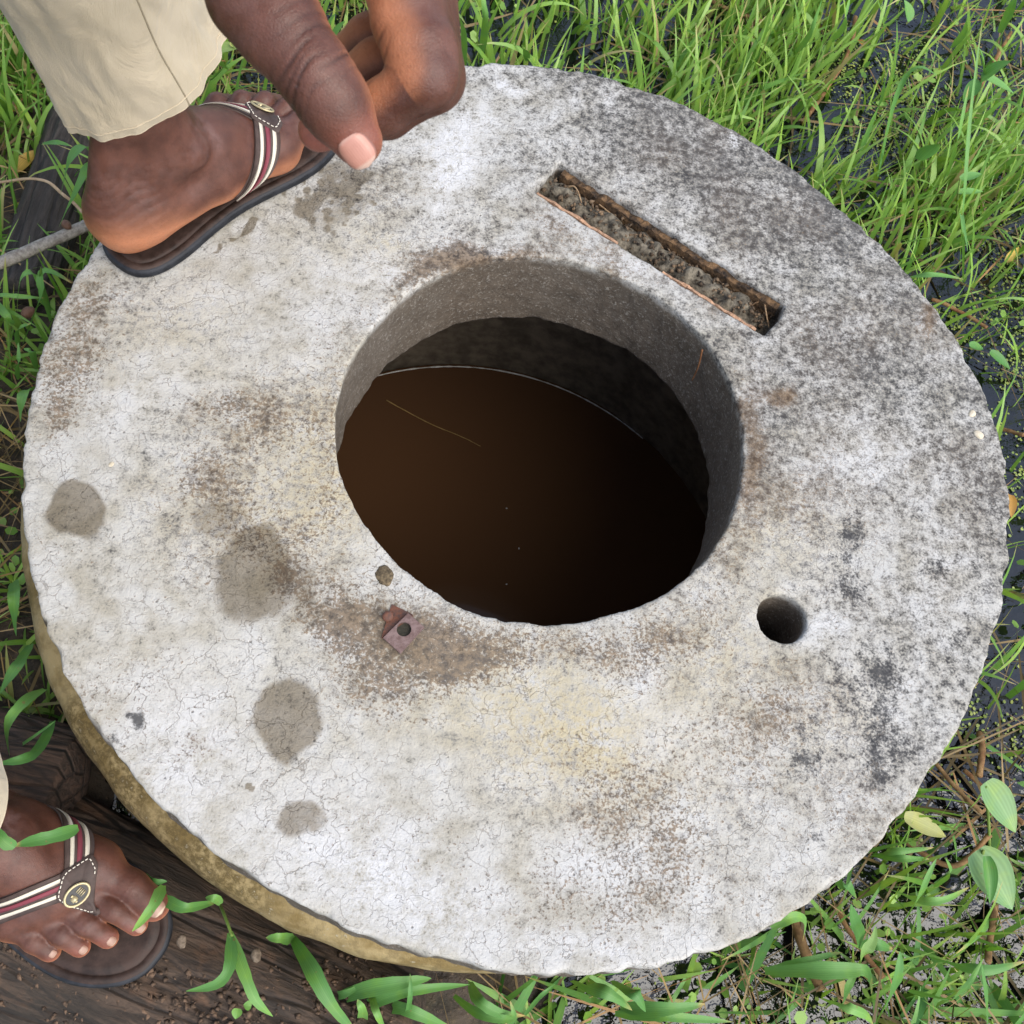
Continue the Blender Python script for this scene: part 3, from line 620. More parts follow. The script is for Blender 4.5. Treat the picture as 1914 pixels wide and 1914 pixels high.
def blades(name, P, L, W, lean, curl, mat, label, dry_p=.04, seed=1, seg=5, z=None, cat='grass', wind=None, tone=None):
    g = np.random.default_rng(seed); n = len(P)
    zz = np.maximum(ground_z(P[:, 0], P[:, 1]), -.02) if z is None else z
    az = g.uniform(0, 2 * math.pi, n) if wind is None else wind[0] + g.normal(0, wind[1], n)
    V, F, al, ac = ribbons(np.column_stack([P, zz]), g.uniform(*L, n), g.uniform(*W, n), az, g.uniform(*lean, n), g.uniform(*curl, n), seg, twist=g.normal(0, .6, n))
    per = 2 * (seg + 1); tn = np.clip(g.normal(.5, .28, n), 0, 1) if tone is None else np.clip(g.normal(tone[0], tone[1], n), 0, 1); dr = (g.random(n) < dry_p) * g.uniform(.5, 1, n)
    o = raw(name, V, F, mat, attrs=dict(tone=np.repeat(tn, per), dry=np.repeat(dr, per), along=al, across=ac))
    return tag(o, label, cat, kind='stuff')
LO, HI = (-1.5, -1.2), (1.6, 1.7)
clump = lambda x, y, s_, sd: sstep(-.15, .45, n2(x, y, s_, sd, 3))
def view_near(x, y): return np.exp(-np.maximum(0, np.hypot(x - .1, y - .25) - 1.05) * 2.2)
def d_top(x, y): return (.18 + .82 * clump(x, y, 9, 201)) * sstep(-.35, .1, y + .5 * x) * view_near(x, y) * (.35 + .65 * sstep(.42, .30, np.abs(np.hypot(x, y) - .78))) * (1 - .8 * sstep(.40, .52, x) * sstep(.45, .25, np.abs(y - .0)))
P = spread(4900, LO, HI, d_top, 11)
blades('tall_grass', P, (.05, .16), (.0035, .0095), (.0, .45), (.0, .9), M_GRASS, 'tall bright green grass standing in the water behind the cover', .05, 12, 6, wind=(1.1, 1.3))
P = spread(700, LO, HI, d_top, 13)
blades('arching_grass', P, (.12, .20), (.006, .011), (.05, .35), (.7, 2.0), M_GRASS, 'long arching grass blades over the marsh water', .03, 14, 9, tone=(.35, .2))
def d_right(x, y): return (.08 + .92 * clump(x, y, 11, 205)) * sstep(.0, .25, x) * view_near(x, y) * (1 - .80 * sstep(.40, .52, x) * sstep(.42, .25, np.abs(y - .02)))
P = spread(5200, LO, HI, d_right, 15)
blades('low_grass', P, (.03, .10), (.0025, .0065), (.3, 1.3), (.0, .8), M_GRASS, 'low tangled grass along the right side of the cover', .06, 16, 5)
def d_left(x, y): return (.15 + .85 * clump(x, y, 12, 207)) * np.maximum(sstep(-.25, -.5, x), sstep(-.35, -.5, y)) * view_near(x, y)
P = spread(7600, LO, HI, d_left, 17)
blades('meadow_grass', P, (.03, .11), (.0028, .0075), (.2, 1.2), (.0, 1.0), M_GRASS, 'short green grass on the muddy left and front ground', .06, 18, 5, tone=(.4, .28))
P = spread(900, LO, HI, lambda x, y: np.maximum(sstep(-.34, -.46, y) * sstep(-.3, -.1, x), .35 * sstep(.3, .5, x) * sstep(.1, -.3, y)) * view_near(x, y), 19)
blades('wide_grass', P, (.07, .15), (.006, .013), (.5, 1.3), (.2, 1.0), M_LEAF, 'wide flat grass blades in front of the cover', .05, 20, 8)
# dead straw lies flat everywhere
P = spread(4200, LO, HI, lambda x, y: (.10 + .90 * clump(x, y, 10, 209)) * (.45 + .55 * sstep(0, -.4, np.minimum(x, y + .1))) * view_near(x, y), 21)
zz = np.maximum(ground_z(P[:, 0], P[:, 1]), .0) + rng.uniform(.001, .022, len(P))
blades('straw', P, (.05, .22), (.0010, .0045), (1.35, 1.62), (-.15, .12), M_STRAW, 'dead brown straw lying over mud and water', .10, 22, 4, zz, 'straw', tone=(.18, .25))
P = spread(1500, LO, HI, lambda x, y: np.maximum(sstep(-.3, -.5, x), sstep(-.38, -.5, y)) * view_near(x, y), 23)
zz = np.maximum(ground_z(P[:, 0], P[:, 1]), .0) + rng.uniform(.004, .035, len(P))
blades('dry_stalks', P, (.06, .2), (.0012, .0026), (1.2, 1.6), (-.2, .3), M_STRAW, 'dry pale stalks matted on the left ground', .2, 24, 5, zz, 'straw', tone=(.8, .2))
# duckweed and tiny leaves
def discs_mesh(name, P, rlo, rhi, mat, label, cat, seed, zlo=.0015, zhi=.004, k=5, tilt=.12):
    g = np.random.default_rng(seed); n = len(P); r = g.uniform(rlo, rhi, n); a0 = g.uniform(0, 6.28, n); asp = g.uniform(.6, 1, n)
    an = np.linspace(0, 2 * math.pi, k, endpoint=False)
    z = np.maximum(ground_z(P[:, 0], P[:, 1]), 0) + g.uniform(zlo, zhi, n); tx = g.normal(0, tilt, n); ty = g.normal(0, tilt, n)
    lx = r[:, None] * np.cos(an)[None]; ly = (r * asp)[:, None] * np.sin(an)[None]
    X = lx * np.cos(a0)[:, None] - ly * np.sin(a0)[:, None]; Y = lx * np.sin(a0)[:, None] + ly * np.cos(a0)[:, None]
    V = np.stack([P[:, 0, None] + X, P[:, 1, None] + Y, z[:, None] + X * tx[:, None] + Y * ty[:, None]], -1).reshape(-1, 3)
    F = (np.arange(n)[:, None] * k + np.arange(k)[None])
    tn = np.repeat(np.clip(g.normal(.5, .3, n), 0, 1), k)
    o = raw(name, V, F, mat, attrs=dict(tone=tn, dry=np.zeros(n * k), along=np.zeros(n * k), across=np.ones(n * k) * .6)); return tag(o, label, cat, kind='stuff')
M_DUCK = leaf_mat('duckweed_green', (.14, .21, .04), (.34, .40, .11), (.3, .3, .1), .15, .5)
P = spread(24000, LO, HI, lambda x, y: (.02 + .98 * sstep(.0, .42, n2(x, y, 8, 221, 4))) * sstep(.5, .1, landness(x, y)) * view_near(x, y), 31)
discs_mesh('duckweed', P, .0011, .0028, M_DUCK, 'pale green duckweed floating on the marsh water', 'duckweed', 32)
P = spread(2600, LO, HI, lambda x, y: sstep(.05, .4, n2(x, y, 13, 225, 3)) * view_near(x, y), 33)
discs_mesh('ground_cover', P, .003, .0075, M_GRASS, 'tiny leaved creeping plants low between the grass', 'ground cover', 34, .004, .03, 6, .5)

# ---------------------------------------------------------------- logs and sticks
def wood_mat(name, a, b, c3, axis, rough=.85):
    s = MT(name); ang = math.atan2(axis[1], axis[0]); v = s.mapping((1, 1, 1), (0, 0, -ang)); v2 = s.n('ShaderNodeMapping'); s.l(v, v2.inputs[0]); v2.inputs['Scale'].default_value = (.17, 1, 1)
    g = s.noise(150, 6, .65, v2.outputs[0], .6); n = s.noise(24, 6, .65); n3 = s.noise(9, 3)
    c = s.mix(s.step(g, .38, .64), a, b); c = s.mix(s.math('MULTIPLY', s.step(n, .52, .68), .7), c, c3); c = s.mix(s.math('MULTIPLY', s.step(n3, .5, .62), .5), c, (.02, .016, .012))
    cr = s.vor(34, 'DISTANCE_TO_EDGE', v2.outputs[0]); c = s.mix(s.math('MULTIPLY', s.step(cr, 0, .035, 1, 0), .6), c, (.008, .006, .005))
    s.set(Base_Color=c, Roughness=rough); s.bump(s.math('ADD', s.math('MULTIPLY', g, .9), s.math('ADD', s.math('MULTIPLY', n, .6), s.step(cr, 0, .09, 0, .8))), .9, .006); return s.m
def log(name, a, b, r, mat, label, seed, flat=.85, amp=.14, taper=.9, n=120, k=72, knots=()):
    t = np.linspace(0, 1, n); d = b - a; L = np.linalg.norm(d); T = d / L; S = np.cross(T, A([0, 0, 1.])); S /= np.linalg.norm(S); B = np.cross(S, T)
    an = np.linspace(0, 2 * math.pi, k, endpoint=False); TT, AA = np.meshgrid(t, an, indexing='ij')
    base = np.stack([np.cos(AA), np.sin(AA), TT * L / r * .35], -1)
    crack = -np.maximum(0, noise(np.stack([np.cos(AA) * 5, np.sin(AA) * 5, TT * L * 5], -1), 1.6, seed + 4, 3) - .12) * .22
    rr = r * (1 + (taper - 1) * TT) * (1 + amp * noise(base, 1.3, seed, 4) + .05 * noise(base, 6, seed + 2, 3) + crack)
    endr = np.clip(np.minimum(TT, 1 - TT) * L / (r * .25), 0, 1) ** .4; rr = rr * endr
    V = a + TT[..., None] * d + rr[..., None] * (np.cos(AA)[..., None] * S + flat * np.sin(AA)[..., None] * B)
    return tag(raw(name, V.reshape(-1, 3), np.concatenate([grid_faces(k, n, True)]) if False else grid_faces_T(n, k), mat), label, 'log')
def grid_faces_T(n, k):
    i = np.arange(n - 1); j = np.arange(k); I, J = np.meshgrid(i, j, indexing='ij'); J2 = (J + 1) % k
    return np.stack([I * k + J, I * k + J2, (I + 1) * k + J2, (I + 1) * k + J], -1).reshape(-1, 4)
a, b, r = LOG_SPEC['foot']; log('log', a, b, r, wood_mat('rotting_wood', (.022, .014, .009), (.078, .050, .033), (.125, .066, .036), b - a), 'broad rotting brown log under the foot at lower left', 3, .80, .12)
a, b, r = LOG_SPEC['corner']; log('log', a, b, r, wood_mat('grey_wood', (.05, .042, .036), (.11, .095, .08), (.07, .06, .055), b - a), 'dark grey smooth log in the bottom left corner', 5, .9, .06)
a, b, r = LOG_SPEC['upper']; log('log', a, b, r, wood_mat('dark_wet_wood', (.028, .022, .018), (.075, .060, .050), (.045, .036, .03), b - a), 'dark grey brown log behind the heel on the cover', 7, .8, .07)
a, b, r = LOG_SPEC['chunk']; log('log', a, b, r, wood_mat('crumbly_wood', (.03, .02, .015), (.085, .05, .035), (.12, .065, .04), b - a), 'crumbling dark red brown log end above the lower foot', 9, .8, .2)
M_GREYW = simple('weathered_stick', (.17, .145, .12), (.36, .33, .285), 190, .85, .6)
def stick(pts, r, mat, label, m=30, n=8, flat=.8, seed=0):
    p = smoothpath(pts, m); q = p + noise(p, 30, seed, 2)[:, None] * A([.002, .002, .001]); V, F = tube(q, r * (1 + .18 * n2(np.linspace(0, 1, m), np.zeros(m), 9, seed, 2)), n, flat=flat)
    return tag(raw('stick', V, F, mat), label, 'stick')
stick([at(-60, 516, .13), at(60, 466, .14), at(182, 412, .15)], .0072, M_GREYW, 'pale grey split stick pointing at the heel on the cover', seed=2)
stick([at(0, 340, .10), at(85, 338, .125), at(165, 405, .13)], .0018, simple('reed_tan', (.28, .19, .11), (.42, .31, .2)), 'thin bent tan reed crossing the log behind the heel', seed=3)
for i, (pts, rr_, lb) in enumerate([
        ([(1310, -6), (1375, 22), (1420, 40)], .004, 'brown stalk floating at the top edge right of the hand'),
        ([(1500, 230), (1580, 110), (1600, 30)], .0034, 'brown stalk standing in dark water at upper right'),
        ([(1800, 215), (1850, 130), (1890, 60)], .0032, 'brown stalk beside the broad plant at upper right'),
        ([(1480, 1700), (1505, 1780), (1535, 1850)], .006, 'thick brown stalk under the wide blade at lower right'),
        ([(1830, 1370), (1836, 1400), (1830, 1450)], .0045, 'short yellow brown stalk in the water right of the cover'),
        ([(1800, 1440), (1870, 1500), (1914, 1540)], .003, 'brown stalk crossing behind the heart shaped leaf'),
        ([(1860, 1690), (1850, 1760), (1845, 1800)], .004, 'dark red brown stalk below the big leaf at right'),
        ([(1690, 1570), (1780, 1620), (1850, 1560)], .0032, 'curved brown stem joining the two big leaves'),
        ([(1740, 560), (1800, 585), (1845, 612)], .003, 'tan stalk floating beside the right rim'),
        ([(1690, 1345), (1760, 1440), (1830, 1520)], .0028, 'thin brown stalk floating close to the right rim'),
        ([(1860, 800), (1890, 806), (1914, 812)], .003, 'orange brown stalk touching the right rim'),
        ([(1560, 1690), (1600, 1760), (1650, 1830)], .003, 'brown stalk among the blades at lower right')]):
    stick([at(x, y, .008 + .012 * j) for j, (x, y) in enumerate(pts)], rr_, simple('stalk_%d' % i, (.11 + .02 * (i % 3), .06, .025), (.26, .16, .07), 90), lb, 24, 7, seed=10 + i)
g_ = np.random.default_rng(77); VV_, FF_ = [], []
ico = A([(1, 0, 0), (-1, 0, 0), (0, 1, 0), (0, -1, 0), (0, 0, 1), (0, 0, -1)], float); icf = A([(0, 2, 4), (2, 1, 4), (1, 3, 4), (3, 0, 4), (2, 0, 5), (1, 2, 5), (3, 1, 5), (0, 3, 5)])
a_, b_, r_l = LOG_SPEC['foot']; T_l = (b_ - a_) / np.linalg.norm(b_ - a_); S_l = np.cross(T_l, A([0, 0, 1.])); S_l /= np.linalg.norm(S_l); B_l = np.cross(S_l, T_l)
for i in range(2600):
    t_ = g_.random(); an_ = g_.normal(math.pi / 2, .55); p_ = a_ + t_ * (b_ - a_) + r_l * (1 + (-.1) * t_) * (math.cos(an_) * S_l + .80 * math.sin(an_) * B_l) * 1.01
    if n2(A([p_[0]]), A([p_[1]]), 14, 5, 2)[0] < -.05: continue
    sc_ = g_.uniform(.0008, .0042) * A([1, g_.uniform(.4, 1), g_.uniform(.25, .6)]); az_ = g_.uniform(0, 6.28); M_ = A([[math.cos(az_), -math.sin(az_), 0], [math.sin(az_), math.cos(az_), 0], [0, 0, 1]])
    FF_.append(icf + 6 * len(VV_)); VV_.append((ico * (1 + g_.normal(0, .2, (6, 1)))) * sc_ @ M_.T + p_)
tag(raw('bark_crumbs', np.concatenate(VV_), np.concatenate(FF_), simple('bark_crumb', (.02, .014, .010), (.15, .095, .062), 140), smooth=False), 'loose bark crumbs and dirt on the rotting log', 'bark', kind='stuff')
M_BLACKS = simple('black_shell', (.006, .007, .009), (.014, .015, .018), 30, .12, .05, .001, .6)
tag(stone('pebble', at(1776, 1652, .012), .0135, M_BLACKS, 4, .8, 3, .05), 'shiny black rounded pebble in the water at lower right', 'pebble')
M_BROWNN = simple('brown_nut', (.10, .05, .03), (.17, .09, .06), 80, .5)
tag(stone('seed_pod', at(53, 584, .09), .0085, M_BROWNN, 6, .85, 3, .08), 'round brown seed pod in the grass left of the cover', 'seed pod')
tag(stone('seed_pod', at(124, 420, .155), .0065, M_BROWNN, 7, .85, 3, .1), 'small brown pod sitting on the grey split stick', 'seed pod')
M_CHIPW = simple('pale_chip', (.07, .05, .034), (.20, .155, .115), 300)
for i, (x, y, lb) in enumerate([(478, 1785, 'pale bark chip beside the well ring at lower left'), (55, 1772, 'yellowish crumb of wood under the edge of the lower sandal'), (340, 1758, 'grey wood flake on the log by the sandal toe')]):
    tag(stone('wood_chip', at(x, y, .145), .006, M_CHIPW, 12 + i, .25, 2, .5), lb, 'wood chip')
# ================================================================ the person
def skin_mat():
    s = MT('dark_brown_skin'); pale, rosy, ash = s.attr('pale'), s.attr('rosy'), s.attr('ash'); n = s.noise(55, 4, .6); nf = s.noise(420, 3, .6); nm = s.noise(130, 4, .65)
    c = s.mix(s.step(n, .3, .7), (.066, .0245, .0160), (.108, .0425, .0280)); c = s.mix(s.math('MULTIPLY', ash, s.step(nm, .3, .7)), c, (.165, .095, .085))
    c = s.mix(pale, c, s.mix(n, (.35, .132, .062), (.45, .190, .100))); c = s.mix(rosy, c, (.30, .10, .07))
    c = s.mix(s.math('MULTIPLY', s.step(nf, .45, .75), .18), c, (.04, .016, .012))
    c = s.mix(s.math('MULTIPLY', s.attr('crease'), .75), c, (.022, .008, .006))  # shade of the carved creases painted into the skin colour
    s.set(Base_Color=c, Roughness=s.step(nm, .3, .7, .40, .60)); s.b.inputs['Specular IOR Level'].default_value = .36
    s.b.inputs['Subsurface Weight'].default_value = .12; s.b.inputs['Subsurface Radius'].default_value = (.012, .004, .002); s.b.inputs['Subsurface Scale'].default_value = .35
    w1 = s.vor(760, 'DISTANCE_TO_EDGE'); w2 = s.vor(300, 'DISTANCE_TO_EDGE'); s.bump(s.math('ADD', s.math('MULTIPLY', s.step(w1, 0, .22), .55), s.math('ADD', s.math('MULTIPLY', s.step(w2, 0, .10), .35), nf)), .28, .0005)
    return s.m
M_SKIN = skin_mat()
def nail_mat(name, a, b, tip, rim):
    s = MT(name); n = s.noise(300, 3, .6, s.mapping((1, 1, 1))); v, u = s.attr('along'), s.attr('across'); c = s.mix(n, a, b)
    c = s.mix(s.step(v, .80, .90), c, tip); c = s.mix(s.math('MULTIPLY', s.step(v, .16, .06), .5), c, tip)
    e = s.math('MAXIMUM', s.step(s.math('ABSOLUTE', u), .86, .99), s.step(v, .06, .0)); c = s.mix(s.math('MULTIPLY', e, .8), c, rim)
    s.set(Base_Color=c, Roughness=.36); s.bump(s.math('SINE', s.math('MULTIPLY', u, 40.0)), .06, .0004); return s.m
M_NAIL = nail_mat('nail', (.33, .145, .105), (.43, .215, .165), (.46, .31, .25), (.12, .045, .03))
M_TNAIL = nail_mat('toe_nail', (.22, .12, .085), (.34, .21, .155), (.40, .30, .22), (.09, .04, .03))
class Limb:                       # smooth union of tapered bones with a little memory of which bone is where
    def __init__(s): s.b = []
    def add(s, a, ra, b, rb, k=.006, pal=None, grp=0): s.b.append((A(a, float), ra, A(b, float), rb, k, None if pal is None else A(pal, float) / np.linalg.norm(pal), grp)); return s
    def field(s, P):
        groups = {}
        for a, ra, b, rb, k, pal, g in s.b:
            d = rcone(P, a, ra, b, rb); groups[g] = (smin(groups[g][0], d, k), max(k, groups[g][1])) if g in groups else (d, k)
        return groups
    def pale(s, V, N):
        best = np.full(len(V), 1e9); out = np.zeros(len(V))
        for a, ra, b, rb, k, pal, g in s.b:
            d = rcone(V, a, ra, b, rb); m = d < best
            v = (N @ pal) if pal is not None else np.full(len(V), -1.0)
            out[m] = v[m]; best = np.minimum(best, d)
        return out

# ---------------------------------------------------------------- left hand, pinching, near the camera
HD = lambda x, y, d: dep(x, y, d)
right, up_, fw = CR, CU, CF
pT = right * .75 + fw * .75 + up_ * .25
hand = Limb()
WR = HD(470, -430, .375)
T0, T1, T2, T3 = HD(430, -235, .362), HD(483, -10, .350), HD(590, 140, .350), HD(668, 262, .359)
hand.add(WR, .026, T0, .020, .012, None, 0).add(T0, .0200, T1, .0166, .01, pT, 0).add(T1, .0166, HD(526, 56, .349), .0143, .006, pT, 0).add(HD(526, 56, .349), .0143, T2, .0121, .006, pT, 0).add(T2, .0121, HD(628, 198, .354), .0113, .006, pT, 0).add(HD(628, 198, .354), .0113, T3, .0088, .006, pT, 0)
# web between thumb and index
hand.add(HD(500, -120, .36), .014, HD(640, -110, .372), .013, .02, None, 0)
pI = -right * .90 - fw * .42 + up_ * .0
I0, I1, I2, I3 = HD(735, -130, .372), HD(797, 142, .365), HD(712, 203, .376), HD(596, 244, .388)
hand.add(WR, .026, I0, .0165, .02, None, 0).add(I0, .0155, HD(762, 25, .367), .0136, .01, pI, 1).add(HD(762, 52, .367), .0122, HD(787, 95, .366), .0128, .003, pI, 1).add(HD(787, 95, .366), .0128, I1, .0114, .004, pI, 1)
pI2 = up_ * .55 - right * .22 - fw * .80
hand.add(I1, .0108, I2, .0094, .0035, pI2, 2).add(I2, .0094, I3, .0078, .004, pI2, 2)
M0, M1, M2, M3 = HD(768, -140, .388), HD(806, 146, .381), HD(722, 206, .394), HD(650, 228, .408)
hand.add(WR, .026, M0, .0165, .02, None, 0).add(M0, .0155, M1, .0122, .006, pI, 3).add(M1, .0122, M2, .0100, .0035, pI2, 4).add(M2, .0100, M3, .0085, .004, pI2, 4)
R1, R2, R3 = HD(800, 95, .404), HD(708, 122, .412), HD(655, 150, .418)
hand.add(WR, .025, HD(770, -150, .408), .0155, .02, None, 0).add(HD(770, -150, .408), .015, R1, .0120, .006, pI, 5).add(R1, .0118, R2, .0100, .0035, pI2, 6).add(R2, .0100, R3, .0088, .004, pI2, 6)
K1, K2, K3 = HD(765, 40, .422), HD(690, 72, .428), HD(648, 100, .434)
hand.add(WR, .024, HD(750, -160, .425), .0145, .02, None, 0).add(HD(750, -160, .425), .0135, K1, .0108, .006, pI, 7).add(K1, .0106, K2, .0092, .0035, pI2, 8).add(K2, .0092, K3, .008, .004, pI2, 8)
def crease(Pn):
    ax = (T2 - T1) / np.linalg.norm(T2 - T1); d_ = Pn - T2; q = d_ @ ax; sdv = d_ @ right; wob = .0010 * np.sin(sdv * 420 + 1.3) + sdv * .22
    g_ = 0
    for c_, dpt, w_ in ((-.021, .00030, .0006), (-.0165, .00035, .0006), (-.012, .00045, .0006), (-.0075, .0006, .0007), (-.0040, .00085, .0008), (-.0008, .0006, .0006), (.0022, .0010, .0008), (.0058, .0008, .0007), (.0098, .0005, .0007), (.0135, .0003, .0006)):
        g_ = g_ + dpt * np.exp(-((q + wob * (1 + 60 * c_) - c_) / w_) ** 2) * (.55 + .45 * np.sin(sdv * 300 + c_ * 4000))
    return g_ * sstep(.034, .024, np.linalg.norm(d_, axis=-1))
def hand_field(P):
    g = hand.field(P); F = g[0][0]
    for k in (1, 3, 5, 7): F = smin(F, g[k][0], .009)
    for k in (1, 3, 5, 7):
        pass
    for k in (2, 4, 6, 8): F = smin(F, g[k][0], .0030)
    near = np.linalg.norm(P - T2, axis=-1) < .034
    if near.any(): F = F.copy(); F[near] = F[near] + crease(P[near])
    return F
def mesh_field(fn, lo, hi, h, B=14):
    lo = A(lo); n = [int(math.ceil((hi[i] - lo[i]) / h / B)) * B + 1 for i in range(3)]
    F = np.full(n, 1.0, np.float32); ax = [lo[i] + np.arange(n[i]) * h for i in range(3)]
    nb = [(k - 1) // B for k in n]; c = np.stack(np.meshgrid(*[lo[i] + (np.arange(nb[i]) + .5) * B * h for i in range(3)], indexing='ij'), -1)
    fc = np.stack([fn(c[i]) for i in range(nb[0])]); lim = B * h * .866 * 1.15 + .004
    for i, j, k in np.ndindex(*nb):
        s_ = tuple(slice(q * B, q * B + B + 1) for q in (i, j, k))
        if abs(fc[i, j, k]) > lim: F[s_] = np.where(F[s_] == 1.0, fc[i, j, k], F[s_]); continue
        F[s_] = fn(np.stack(np.meshgrid(ax[0][s_[0]], ax[1][s_[1]], ax[2][s_[2]], indexing='ij'), -1))
    V, Q = surface_nets(F, lo, h); return V, Q
pieces = []
pts = np.array([b[0] for b in hand.b] + [b[2] for b in hand.b])
lo, hi = pts.min(0) - .032, pts.max(0) + .032
V, Q = mesh_field(hand_field, lo, hi, .0010)
N = vnormals(V, Q); pv = hand.pale(V, N)
pl = sstep(.12, .95, pv + .05 * noise(V, 60, 5, 2)); 
dt = np.linalg.norm(V - T3, axis=1)
rosy = .5 * sstep(.017, .006, dt) + .8 * sstep(.014, .007, np.linalg.norm(V - I3, axis=1))
CRE = np.clip(crease(V) / .0008, 0, 1)
pieces.append((V, Q, np.clip(pl * (1 - .8 * CRE), 0, 1), rosy * (1 - CRE), .25 * sstep(.2, .6, noise(V, 30, 8, 2) * .5 + .5), CRE))

# ---------------------------------------------------------------- feet
def foot_limb(lean, lift=0.0):
    f = Limb()
    f.add((.034, 0, .034), .0295, (.05, 0, .046), .0298, .01, (0, 0, -1)).add((.030, .006, .028), .026, (.03, -.006, .028), .026, .01, (-.4, 0, -1))
    f.add((.052, .0, .050), .0315, (.080, 0, .096), .0310, .016)
    k = A(lean); f.add((.080, 0, .098), .0300, A([.080, 0, .098]) + k * .10, .0320, .016).add(A([.080, 0, .098]) + k * .10, .0320, A([.080, 0, .098]) + k * .24, .05, .02)
    f.add((.022, 0, .05), .0185, A([.050, 0, .10]) + k * .03, .0130, .014)
    f.add((.088, .002, .078), .0315, (.128, .006, .050), .0285, .018).add((.125, .006, .050), .029, (.180, .006, .030), .021, .02)
    f.add((.05, -.016, .026), .024, (.150, -.032, .020), .0185, .014, (0, -.3, -1)).add((.05, .014, .034), .026, (.12, .024, .034), .022, .014, (0, .2, -1)).add((.12, .024, .034), .022, (.186, .030, .025), .0225, .012, (0, .25, -1))
    f.add((.186, .029, .024), .0205, (.158, -.036, .018), .0165, .014, (0, 0, -1)).add((.12, .01, .045), .026, (.165, -.015, .026), .020, .016)
    f.add((.097, .0225, .084), .0172, (.097, .0255, .083), .0155, .006).add((.080, -.0205, .078), .0155, (.080, -.022, .078), .0155, .010)
    G = 1
    for (a, b, c, r0, r1, r2) in (((.186, .030, .025), (.222, .0335, .0235), (.246, .0315, .0185), .0165, .0142, .0132),
                                  ((.186, .010, .024), (.222, .0125, .0265), (.2425, .0120, .0140), .0118, .0098, .0094),
                                  ((.180, -.007, .023), (.211, -.0080, .0255), (.2290, -.0085, .0130), .0113, .0094, .0090),
                                  ((.171, -.0225, .021), (.198, -.0250, .0235), (.2140, -.0255, .0125), .0108, .0090, .0088),
                                  ((.159, -.0365, .019), (.181, -.0405, .0205), (.1955, -.0405, .0118), .0105, .0090, .0090)):
        b = (b[0], b[1], b[2] + lift); c = (c[0], c[1], c[2] + lift * .7); f.add(a, r0, b, r1, .006, (.25, 0, -1), G).add(b, r1, c, r2, .004, (.5, 0, -.9), G); G += 1
    return f
def foot_field(f):
    def fn(P):
        g = f.field(P); F = g[0][0]; T = g[1][0]
        for k in (2, 3, 4, 5): T = np.minimum(T, g[k][0]) if False else smin(T, g[k][0], .0012)
        F = smin(F, T, .0055)
        for (x, y, z) in ((.222, .0335, .036), (.222, .0125, .035), (.211, -.008, .034), (.198, -.025, .032), (.181, -.0405, .029)):   # knuckle creases
            q = P[..., 0] - x
            for c_ in (-.003, 0, .003): F = F + .0005 * np.exp(-((q - c_) / .0009) ** 2) * sstep(.016, .009, np.hypot(P[..., 1] - y, P[..., 2] - z))
        # tendons on the instep and wrinkles behind the ankle
        F = F + .0005 * np.exp(-(((P[..., 2] - .25 * P[..., 0] + .002 * np.sin(P[..., 0] * 130)) % .0075 - .00375) / .0011) ** 2) * sstep(.038, .016, np.hypot(P[..., 0] - .028, P[..., 2] - .066))
        return np.maximum(F, -(P[..., 2] - .001))
    return fn
SOLE = .0115
def place(org, fwd, side, sc=1.0):        # local foot frame -> world; side = +1 when medial lies to the left of forward (right foot)
    f = A([fwd[0], fwd[1], 0.]); f /= np.linalg.norm(f); m = A([-f[1], f[0], 0]) * side
    return lambda L: A(org) + sc * (np.asarray(L)[..., 0:1] * f + np.asarray(L)[..., 1:2] * m + np.asarray(L)[..., 2:3] * A([0, 0, 1.]))
FEET = {}
# left foot on the cover, medial side towards the camera
hl = at(195, 478, H + .010); fl = A([math.cos(math.radians(47)), math.sin(math.radians(47))]); ml = A([fl[1], -fl[0]])
fs = A([math.cos(math.radians(51)), math.sin(math.radians(51))])
fo = A([math.cos(math.radians(50)), math.sin(math.radians(50))])
FEET['left'] = dict(org=A([-.4195, .1470, H + .0015]), fwd=fo, side=-1, sc=1.05, lean=(-.20, -.0, 1.0), sorg=A([*(hl[:2] + fl * .014 + ml * .012), H + .0015]), sfwd=fs, ssc=1.02)
ZL = LOG_SPEC['foot'][0][2] + .105 * .80 + .004
tr = at(296, 1770, .15); fr = A([math.cos(math.radians(-34)), math.sin(math.radians(-34))]); frf = A([math.cos(math.radians(-31)), math.sin(math.radians(-31))])
FEET['right'] = dict(org=A([-.5480, -.3120, .142]), fwd=frf, side=1, sc=1.0, lean=(-.30, .0, 1.0), sorg=A([-.5480 - frf[0] * .001 + frf[1] * .004, -.3120 - frf[1] * .001 - frf[0] * .004, .142]), sfwd=frf, ssc=1.02)
